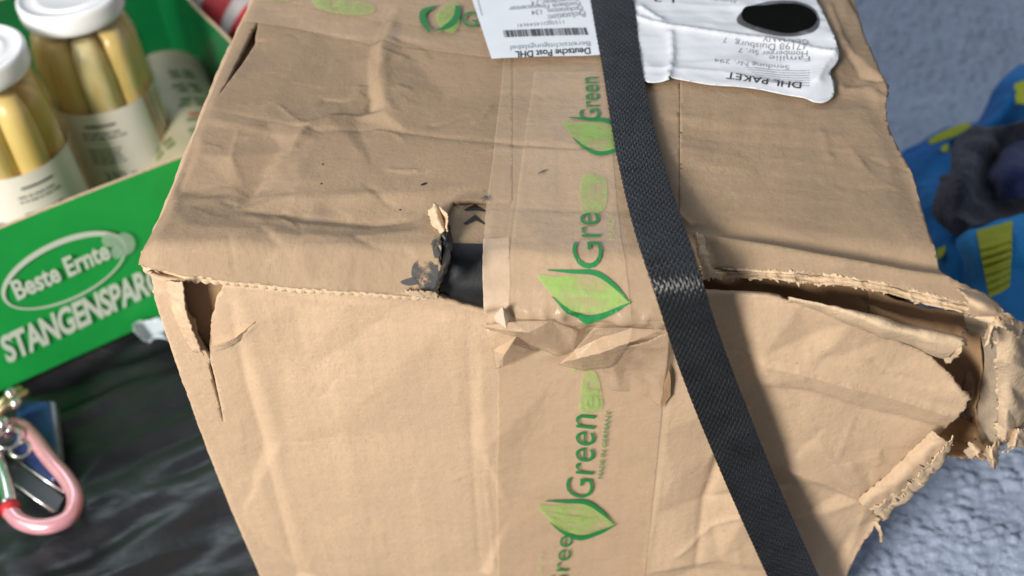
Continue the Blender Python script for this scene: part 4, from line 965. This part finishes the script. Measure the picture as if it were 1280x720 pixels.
ell = [FW(78+math.cos(a)*84*math.cos(-.43)-math.sin(a)*38*math.sin(-.43), 335+math.cos(a)*84*math.sin(-.43)+math.sin(a)*38*math.cos(-.43)) for a in np.linspace(0, 2*math.pi, 60, endpoint=False)]
ell2 = [FW(79+math.cos(a)*80*math.cos(-.43)-math.sin(a)*33*math.sin(-.43), 337+math.cos(a)*80*math.sin(-.43)+math.sin(a)*33*math.cos(-.43)) for a in np.linspace(0, 2*math.pi, 60, endpoint=False)]
V = F_W(np.array([p[0] for p in ell+ell2]), np.array([p[1] for p in ell+ell2]), .0030)
child(mesh_obj('oval_print', V, [(i, (i+1) % 60, 60+(i+1) % 60, 60+i) for i in range(60)], M['white_ink'], None, False), tray)
for cx, cy, r in ((153, 302, 14), (134, 297, 9), (144, 312, 8)):
    child(fill('berry_print', [[FW(cx+r*math.cos(a), cy+r*math.sin(a)*1.0) for a in np.linspace(0, 2*math.pi, 24, endpoint=False)]], lambda x, y: F_W(x, y, .0032+.0002*(r == 9)+.0004*(r == 8)), M['ghost_ink'], None, .004), tray)

# ------------------------------------------------------------------ JARS
def lathe(prof_, n=48, a0=0, a1=2*math.pi, closed=True):
    V = []; F = []; k = n if closed else n+1
    for r, z in prof_:
        for i in range(k): a = a0+(a1-a0)*i/n; V.append((r*math.cos(a), r*math.sin(a), z))
    for j in range(len(prof_)-1):
        for i in range(n if closed else n): a = j*k+i; b_ = j*k+(i+1) % k if closed else j*k+i+1; F.append((a, b_, b_+k, a+k))
    return V, F
def glass_mat():
    m, nt, b = newmat('jar_glass'); nt.nodes.remove(b); o = nt.nodes['Material Output']
    t = ND(nt, 'ShaderNodeBsdfTransparent'); t.inputs[0].default_value = (1, .98, .92, 1)
    g = ND(nt, 'ShaderNodeBsdfGlossy'); g.inputs['Roughness'].default_value = .04
    f = ND(nt, 'ShaderNodeLayerWeight'); f.inputs[0].default_value = .5; pw = ND(nt, 'ShaderNodeMath'); pw.operation = 'POWER'; pw.inputs[1].default_value = 4
    ma = ND(nt, 'ShaderNodeMath'); ma.operation = 'MULTIPLY_ADD'; ma.inputs[1].default_value = .6; ma.inputs[2].default_value = .05; mx = ND(nt, 'ShaderNodeMixShader')
    nt.links.new(f.outputs['Facing'], pw.inputs[0]); nt.links.new(pw.outputs[0], ma.inputs[0]); nt.links.new(ma.outputs[0], mx.inputs[0]); nt.links.new(t.outputs[0], mx.inputs[1]); nt.links.new(g.outputs[0], mx.inputs[2]); nt.links.new(mx.outputs[0], o.inputs[0]); return m
M['glass'] = glass_mat()
def spear_mat():
    m, nt, b = newmat('pickled_asparagus'); oi = ND(nt, 'ShaderNodeObjectInfo')
    c = ramp(nt, oi.outputs['Random'], [(0, (.74, .56, .22)), (.5, (.80, .66, .30)), (1, (.86, .79, .50))])
    c2 = mix(nt, ramp(nt, noise(nt, 40, 4, .6, coords(nt, (3, 3, .4))), [(.4, (0, 0, 0)), (.7, (1, 1, 1))]), c, (.68, .48, .16))
    nt.links.new(c2, b.inputs['Base Color']); b.inputs['Roughness'].default_value = .3;  b.inputs['Subsurface Radius'].default_value = (.01, .006, .002); b.inputs['Subsurface Scale'].default_value = .5
    return m
M['spear'] = spear_mat()
M['brine'] = flat('amber_brine', (.50, .30, .06), .4, .4, .2)
M['lid'] = flat('white_lid_enamel', (.88, .89, .90), .18, .6, .02, 30, coat=.4)
M['jlabel'] = flat('cream_jar_label', (.88, .81, .73), .45, .4, .03, 40)
M['jlabel2'] = flat('pink_brown_print', (.62, .38, .24), .45, .4, .25, 60)
def jar(label, loc, rotz, phase, parts_text=True):
    j = thing('asparagus_jar', label, 'jar', loc, 'jars in the green tray'); j.rotation_euler = (0, 0, rotz)
    R = .041; Hj = .195
    V, F = lathe([(0, 0), (R-.004, 0), (R, .006), (R, .148), (R-.002, .158), (R-.006, .168), (.0335, .176), (.033, .186)]); mesh_obj('glass', V, F, M['glass'], j)
    V, F = lathe([(0, .163), (R-.016, .163), (R-.016, .01), (0, .01)], 24); mesh_obj('brine', V, F, M['brine'], j)
    # lid
    V, F = lathe([(.0362, .175), (.0372, .1765), (.0375, .180), (.0375, .188), (.0368, .1905), (.0350, .1915), (.0335, .1905), (.0325, .1895), (.0240, .1895), (.0230, .1902), (.0215, .1896), (0, .1896)], 64)
    mesh_obj('lid', V, F, M['lid'], j)
    for k in range(8):
        a = phase+k*2*math.pi/8; r = R-.0138; rr = .0122+.0008*math.sin(k*2.3); V = []; F = []; n = 14; zs = np.linspace(.008, .166, 12)
        for q, z in enumerate(zs):
            w = rr*(1-.35*(q == 11)-.1*(q == 10)); ox = .0012*math.sin(q*.5+k)
            for i in range(n): b_ = 2*math.pi*i/n; V.append(((r+ox)*math.cos(a)+w*math.cos(b_), (r+ox)*math.sin(a)+w*math.sin(b_), z))
        for q in range(11):
            for i in range(n): F.append((q*n+i, q*n+(i+1) % n, (q+1)*n+(i+1) % n, (q+1)*n+i))
        F.append([11*n+i for i in range(n)]); mesh_obj('spear', V, F, M['spear'], j)
    # label wraps most of the body; angle 0 = +x
    RL = R+.0006
    V, F = lathe([(RL, .018), (RL, .112)], 60, math.radians(-170), math.radians(-28), False); lb = mesh_obj('paper_label', V, F, M['jlabel'], j)
    V, F = lathe([(RL+.0001, .018), (RL+.0001, .112)], 12, math.radians(-28), math.radians(12), False); l2 = mesh_obj('paper_label', V, F, M['jlabel'], j)
    def cyl(a, z, off=.0004): a = np.asarray(a, float); return np.stack([(RL+off)*np.cos(a), (RL+off)*np.sin(a), np.asarray(z, float)+0*a], -1)
    def ln(a0, a1, z, h, mat, par=lb):
        a = np.linspace(math.radians(a0), math.radians(a1), 8); V = np.concatenate([cyl(a, z+0*a), cyl(a, z+h+0*a)]); mesh_obj('printed_line', V, [(i, i+1, 9+i, 8+i) for i in range(7)], mat, par)
    for k in range(16): ln(-152, -122, .022+k*.0033, .0011+.0012*((k*7) % 3 > 0), M['ink_black'])
    r_ = random.Random(int(phase*100))
    for k, z in enumerate((.100, .093, .089, .078, .074, .070, .066)):
        a = -104
        if k == 0: ln(-98, -66, z, .0018, M['ink_black']); continue
        while a < -62-r_.random()*8:
            w = 3+r_.random()*7; ln(a, a+w, z, .0013, M['ink_black']); a += w+1.6
    A = math.radians(-96); B = math.radians(-62)
    print_text('label_lettering', '330 g', lambda x, y: cyl(A+(B-A)*x, .048+.009*y), M['ink_grey'], lb, .015)
    print_text('label_lettering', '205 g', lambda x, y: cyl(A+(B-A)*x+.1, .034+.007*y), M['ink_grey'], lb, .01)
    # asparagus drawing on the side of the label
    for k, (a0, z0, a1, z1, w) in enumerate(((-26, .112, -16, .030, 3.0), (-18, .112, -8, .024, 2.6), (-10, .110, 2, .040, 2.4), (-2, .11, 8, .03, 2))):
        t = np.linspace(0, 1, 14); a = np.radians(a0+(a1-a0)*t); ww = np.radians(w)*np.minimum(1, (1-t)*6+.2); z = z0+(z1-z0)*t
        V = np.concatenate([cyl(a-ww, z), cyl(a+ww, z)]); mesh_obj('printed_spear', V, [(i, i+1, 15+i, 14+i) for i in range(13)], M['jlabel2'], l2)
    return j
p1 = at(85, -8, 2, .195); p2 = at(-40, 66, 2, .195)
jar('white lidded jar of pale asparagus, the one whole in view in the green tray', (p1[0], p1[1], .005), .10, .35)
jar('jar of yellow asparagus spears cut off by the left photo edge', (p2[0], p2[1], .005), .62, 1.9)
# third jar, lying deeper in the tray
def low_jar():
    q = at(226, 150, 2, .045); j = thing('preserve_jar', 'low cream and green labelled jar lying in shade behind the tall jars', 'jar', (q[0], q[1], .045), 'jars in the green tray')
    j.rotation_euler = (math.radians(96), 0, math.radians(28))
    V, F = lathe([(0, -.05), (.034, -.05), (.038, -.045), (.038, .080), (.034, .090), (.028, .096), (0, .098)], 48); mesh_obj('glass_body', V, F, flat('pale_preserve', (.50, .40, .25), .25, .5, .3, 60, coat=.5), j)
    lbl = flat('faded_label', (.42, .38, .25), .5, .4, .1, 50)
    V, F = lathe([(.0386, -.048), (.0386, .088)], 48); lb = mesh_obj('paper_label', V, F, lbl, j)
    gi = flat('olive_print', (.10, .16, .06), .5); ri = flat('red_print', (.45, .05, .03), .5)
    for k in range(16):
        for q_ in range(20):
            a = q_*18+(k*7) % 5; V, F = lathe([(.0392, .074-k*.0066), (.0392, .0776-k*.0066)], 3, math.radians(a), math.radians(a+11+(q_*k) % 5), False); mesh_obj('printed_mark', V, F, gi if k not in (5, 6) else ri, lb) if (q_*k+k) % 3 else None
low_jar()

# ------------------------------------------------------------------ red and white packet behind the tray
m, nt, b = newmat('red_white_packet'); co = coords(nt, rot=(0, 0, .5))
wv = ND(nt, 'ShaderNodeTexWave'); wv.inputs['Scale'].default_value = 6.5; wv.inputs['Distortion'].default_value = .4; wv.inputs['Phase Offset'].default_value = 1.2; nt.links.new(co, wv.inputs[0])
c = ramp(nt, wv.outputs['Fac'], [(.62, (.58, .012, .018)), (.76, (.75, .66, .62))]); nt.links.new(c, b.inputs['Base Color']); b.inputs['Roughness'].default_value = .35
bump(nt, b, noise(nt, 130, 4, .6), .6, .0015)
rd = patch('snack_packet', rows_px([
    [(206, -60, 2, .02), (250, -70, 2, .02), (320, -80, 2, .02), (400, -90, 2, .02)],
    [(212, -20, 2, .08), (250, -30, 2, .11), (325, -35, 2, .11), (400, -50, 2, .10)],
    [(205, 15, 2, .06), (262, 50, 2, .08), (330, 80, 2, .10), (400, 20, 2, .09)],
    [(205, 40, 2, .02), (265, 85, 2, .02), (335, 90, 2, .01), (400, 90, 2, .01)]]), m, None, 60, 50, .006, 18, .001, 0, 130, .003)
tag(rd, 'red packet with white stripes at the back beyond the green tray', 'packet')

# crumpled clear film piece in front of the tray
m, nt, b = newmat('clear_film'); b.inputs['Base Color'].default_value = (.55, .62, .68, 1); b.inputs['Roughness'].default_value = .2; b.inputs['Alpha'].default_value = .75
cf = patch('crumpled_film', [[(q[0], q[1], z) for q, z in ((at(x, y, 2, .012), .012) for x, y in r)] for r in ([(170, 404), (195, 392), (230, 380), (262, 380)], [(168, 414), (200, 410), (235, 402), (270, 410)], [(184, 424), (210, 428), (236, 440), (270, 450)])], m, None, 50, 40, .008, 60, .0003, .002, 140, .004)
tag(cf, 'small crumpled pale film scrap between the green tray and the box', 'plastic scrap')

# ------------------------------------------------------------------ KEYS AND CARABINER
def tube(path, radii, n=16, closed=False):
    P = np.array(path, float); m_ = len(P); V = []; F = []
    t = np.gradient(P, axis=0) if not closed else (np.roll(P, -1, 0)-np.roll(P, 1, 0)); t /= np.linalg.norm(t, axis=1, keepdims=True)
    a = np.array([0, 0, 1.]) if abs(t[0][2]) < .9 else np.array([1., 0, 0])
    for i in range(m_):
        s1 = np.cross(t[i], a); s1 /= np.linalg.norm(s1); s2 = np.cross(s1, t[i]); r = radii if np.isscalar(radii) else radii[i]
        for k in range(n): q = 2*math.pi*k/n; V.append(P[i]+r*(math.cos(q)*s1+math.sin(q)*s2))
    for i in range(m_ if closed else m_-1):
        for k in range(n): F.append((i*n+k, i*n+(k+1) % n, ((i+1) % m_)*n+(k+1) % n, ((i+1) % m_)*n+k))
    if not closed: F += [list(range(n))[::-1], [(m_-1)*n+k for k in range(n)]]
    return V, F
pink = flat('pink_anodised_metal', (.72, .34, .38), .26, .6, .12, 60, metal=.35, coat=.6)
silver = flat('silver_metal', (.70, .68, .66), .25, .5, .1, 60, metal=1.)
brass = flat('worn_brass', (.52, .42, .24), .35, .5, .2, 90, metal=1.)
zc = .020
def G(x, y, z=zc): return at(x, y, 2, z)
cb = G(50, 600); carab = thing('carabiner', 'pink metal carabiner keyring hook lying on the black plastic', 'carabiner', tuple(cb))
path = cr([G(2, 541), G(14, 532), G(28, 534), G(42, 548), G(62, 574), G(84, 600), G(94, 622), G(88, 645), G(68, 656), G(46, 658), G(26, 652), G(14, 640), G(12, 632)], 70)
V, F = tube(path, .0052); child(mesh_obj('body', V, F, pink, None), carab)
V, F = tube(cr([G(12, 632), G(8, 610), G(2, 590), G(-6, 568)], 16), .0050); child(mesh_obj('gate', V, F, silver, None), carab)
red = flat('red_enamel', (.5, .02, .03), .4)
V, F = tube(cr([G(15, 641), G(12, 632)], 4), .0060); child(mesh_obj('gate_collar', V, F, red, None), carab)
kp = G(45, 560, .012); keys = thing('key_bunch', 'bunch of flat silver and black keys tied inside the pink carabiner', 'keys', tuple(kp))
def slab(name, pts, z, t, mat, par, bev=.001):
    P = [np.array(p) for p in pts]; n = len(P); V = [(p[0], p[1], z) for p in P]+[(p[0], p[1], z+t) for p in P]
    F = [list(range(n))[::-1], [n+i for i in range(n)]]+[(i, (i+1) % n, n+(i+1) % n, n+i) for i in range(n)]
    o = child(mesh_obj(name, V, F, mat, None, False), par); b_ = o.modifiers.new('soft_edges', 'BEVEL'); b_.width = bev; b_.segments = 3; b_.limit_method = 'ANGLE'; return o
blackp = flat('black_key_plastic', (.012, .012, .014), .3, .5, .2)
bl = flat('dark_blue_tag', (.022, .055, .20), .35, .5, .25, 60, coat=.3)
slab('key_blade', [G(-20, 548, .016), G(6, 560, .016), G(82, 622, .016), G(74, 638, .016), G(60, 640, .016), G(-20, 582, .016)], .0135, .0030, blackp, keys)
V, F = tube([G(-10, 586, .019), G(68, 640, .019)], .0008, 8); child(mesh_obj('metal_edge', V, F, silver, None), keys)
V, F = tube([G(0, 562, .0185), G(80, 616, .0185)], .0006, 8); child(mesh_obj('metal_edge', V, F, silver, None), keys)
tg = thing('key_fob', 'dark blue rectangular key fob lying beside the pink carabiner', 'key fob', tuple(G(50, 520, .01)))
slab('fob_body', [G(22, 500, .014), G(62, 500, .014), G(72, 570, .014), G(70, 600, .014), G(44, 600, .014), G(16, 560, .014)], .004, .010, bl, tg, .002)
slab('fob_edge', [G(62, 501, .012), G(70, 504, .012), G(76, 566, .012), G(73, 590, .012), G(70, 590, .012), G(70, 566, .012)], .004, .009, flat('steel_blue_edge', (.16, .18, .24), .35), tg, .001)
rg = thing('split_ring', 'small silver and brass rings holding the key bunch by the tray', 'key ring', tuple(G(14, 520, .02)))
for cx, cy, r, mt, z in ((10, 548, .008, silver, .026), (26, 562, .006, silver, .022), (14, 500, .007, brass, .026)):
    c0 = G(cx, cy, z); V, F = tube([c0+np.array([r*math.cos(a), r*math.sin(a), .2*r*math.sin(a*2)]) for a in np.linspace(0, 2*math.pi, 30, endpoint=False)], .0013, 8, True); child(mesh_obj('ring', V, F, mt, None), rg)
for (x0, y0, x1, y1) in ((-8, 522, 34, 490), (-6, 512, 26, 486)):
    V, F = tube(cr([G(x0, y0, .026), G((x0+x1)/2, (y0+y1)/2-3, .030), G(x1, y1, .026)], 12), .0030, 10); child(mesh_obj('swivel_hook', V, F, brass, None), rg)
V = []; F = []
for cx, cy, r in ((14, 492, .0045), (20, 504, .0042), (4, 530, .005)):
    c0 = G(cx, cy, .031); k = len(V)
    for i in range(9):
        for j in range(16): a = math.pi*i/8; b_ = 2*math.pi*j/16; V.append(c0+r*np.array([math.sin(a)*math.cos(b_), math.sin(a)*math.sin(b_), math.cos(a)]))
    for i in range(8):
        for j in range(16): F.append((k+i*16+j, k+i*16+(j+1) % 16, k+(i+1)*16+(j+1) % 16, k+(i+1)*16+j))
child(mesh_obj('swivel_ball', V, F, silver, None), rg)

# ------------------------------------------------------------------ BLUE TOWEL
def cloth_mat(name, c, c2, sheen=.4, bs=600, bd=.0015, rough=.9):
    m, nt, b = newmat(name); co = coords(nt)
    k = ramp(nt, noise(nt, 14, 4, .6, co), [(.35, c), (.7, c2)]); k = mix(nt, ramp(nt, noise(nt, bs, 3, .7, co), [(.5, (0, 0, 0)), (.8, (.6, .6, .6))]), k, sc(c2, 1.5))
    nt.links.new(k, b.inputs['Base Color']); b.inputs['Roughness'].default_value = rough; b.inputs['Sheen Weight'].default_value = sheen*.25; b.inputs['Specular IOR Level'].default_value = .2
    n = bump(nt, b, noise(nt, bs, 3, .7, co), .8, bd); bump(nt, b, noise(nt, 120, 3, .6, co), .4, .002, n); return m
blue = cloth_mat('royal_blue_cloth', (.012, .13, .42), (.02, .22, .56))
blue2 = cloth_mat('bright_blue_cloth', (.015, .22, .62), (.04, .36, .80))
navy = cloth_mat('navy_plush_lining', (.028, .032, .055), (.060, .064, .090), 1.6, 300, .006)
yel = cloth_mat('yellow_green_cloth', (.42, .46, .035), (.55, .60, .07), .2)
towel = thing('blue_towel', 'crumpled bright blue children\'s cloth with yellow-green patches and dark plush lining', 'towel', tuple(at(1230, 250, 2, .02)))
def tw(name, rows, mat, **k): o = patch(name, rows_px(rows), mat, None, **k); return child(o, towel)
tw('outer_cloth', [
    [(1110, 200, 2, .005), (1150, 172, 2, .03), (1205, 150, 2, .05), (1236, 118, 2, .08), (1262, 92, 2, .10), (1310, 60, 2, .10)],
    [(1125, 240, 2, .01), (1160, 205, 2, .05), (1205, 180, 2, .075), (1240, 150, 2, .10), (1270, 130, 2, .11), (1320, 110, 2, .11)],
    [(1140, 300, 2, .01), (1170, 270, 2, .06), (1205, 260, 2, .06), (1245, 250, 2, .05), (1285, 245, 2, .05), (1330, 240, 2, .05)],
    [(1150, 380, 2, .01), (1175, 350, 2, .05), (1210, 330, 2, .07), (1250, 330, 2, .07), (1290, 320, 2, .07), (1330, 320, 2, .07)],
    [(1160, 460, 2, .0), (1190, 420, 2, .02), (1230, 410, 2, .03), (1270, 410, 2, .03), (1300, 420, 2, .03), (1340, 430, 2, .0)]], blue, nu=110, nv=110, amp=.007, ns=20, thick=.002, seed=151, fold=.004)
tw('plush_lining', [
    [(1196, 176, 2, .085), (1225, 160, 2, .10), (1260, 156, 2, .11), (1310, 140, 2, .12)],
    [(1178, 225, 2, .09), (1212, 212, 2, .11), (1235, 215, 2, .08), (1300, 205, 2, .07)],
    [(1166, 268, 2, .085), (1200, 262, 2, .10), (1232, 255, 2, .075), (1300, 245, 2, .07)],
    [(1200, 296, 2, .075), (1220, 284, 2, .095), (1248, 276, 2, .08), (1310, 270, 2, .08)]], navy, nu=70, nv=60, amp=.006, ns=34, thick=.002, seed=152, fold=.002)
tw('plush_lining', [
    [(1240, 196, 2, .08), (1265, 180, 2, .10), (1300, 172, 2, .10)],
    [(1236, 222, 2, .085), (1262, 214, 2, .105), (1300, 208, 2, .11)],
    [(1242, 250, 2, .075), (1268, 248, 2, .09), (1300, 246, 2, .09)]], cloth_mat('indigo_plush', (.018, .028, .10), (.04, .055, .16), 1.2, 380, .003), nu=40, nv=40, amp=.004, ns=30, thick=.002, seed=153)
F0 = [
    [(1196, 300, 2, .08), (1212, 288, 2, .094), (1245, 277, 2, .098), (1285, 268, 2, .10), (1330, 262, 2, .10)],
    [(1200, 325, 2, .09), (1218, 312, 2, .112), (1248, 302, 2, .118), (1285, 296, 2, .12), (1330, 290, 2, .12)],
    [(1204, 350, 2, .08), (1226, 342, 2, .105), (1252, 338, 2, .112), (1285, 334, 2, .115), (1330, 330, 2, .115)],
    [(1208, 372, 2, .06), (1236, 372, 2, .075), (1262, 374, 2, .08), (1290, 376, 2, .08), (1330, 380, 2, .08)],
    [(1210, 400, 2, .02), (1240, 410, 2, .03), (1266, 420, 2, .03), (1294, 430, 2, .03), (1330, 440, 2, .03)]]
tw('front_roll', F0, blue2, nu=90, nv=90, amp=.0030, ns=26, thick=.002, seed=154, fold=.0016)
# ribbed yellow-green band sewn on the roll
def lift(p, dz): return (p[0], p[1], 2, dz)
rows = []
for k in range(19):
    t = k/18; y = 283+t*82; rib = .0022 if k % 2 else -.0002
    rows.append([(1220+t*16, y+6, 2, None), (1243+t*7, y, 2, None), (1266-t*4, y-7, 2, None)])
zz = np.interp(np.linspace(0, 1, 19), [0, .3, .6, 1], [.1060, .129, .125, .096])
rows = [[(a[0], a[1], 2, zz[k]+(.0028 if k % 2 else .0002)-(.004 if i == 0 else 0)) for i, a in enumerate(r)] for k, r in enumerate(rows)]
tw('ribbed_band', rows, yel, nu=20, nv=150, amp=.0006, ns=100, thick=.001, seed=155)
for k, (pts) in enumerate(([(1160, 176), (1180, 164), (1212, 152), (1214, 158), (1196, 170), (1164, 180)], [(1176, 184), (1186, 180), (1184, 190), (1178, 190)], [(1170, 312), (1182, 306), (1180, 318), (1172, 324)], [(1268, 104), (1290, 98), (1290, 130), (1270, 130)])):
    z = (.060, .075, .062, .114)[k]; c0 = np.mean(pts, 0)
    tw('yellow_patch', [[(*p, 2, z) for p in (pts[0], pts[1], pts[2])] if len(pts) == 6 else [(*pts[0], 2, z), (*pts[1], 2, z+.004)], [(*p, 2, z+.002) for p in (pts[5], pts[4], pts[3])] if len(pts) == 6 else [(*pts[3], 2, z), (*pts[2], 2, z+.004)]], yel, nu=24, nv=14, amp=.001, ns=60, thick=.001, edge=.001, seed=160+k)
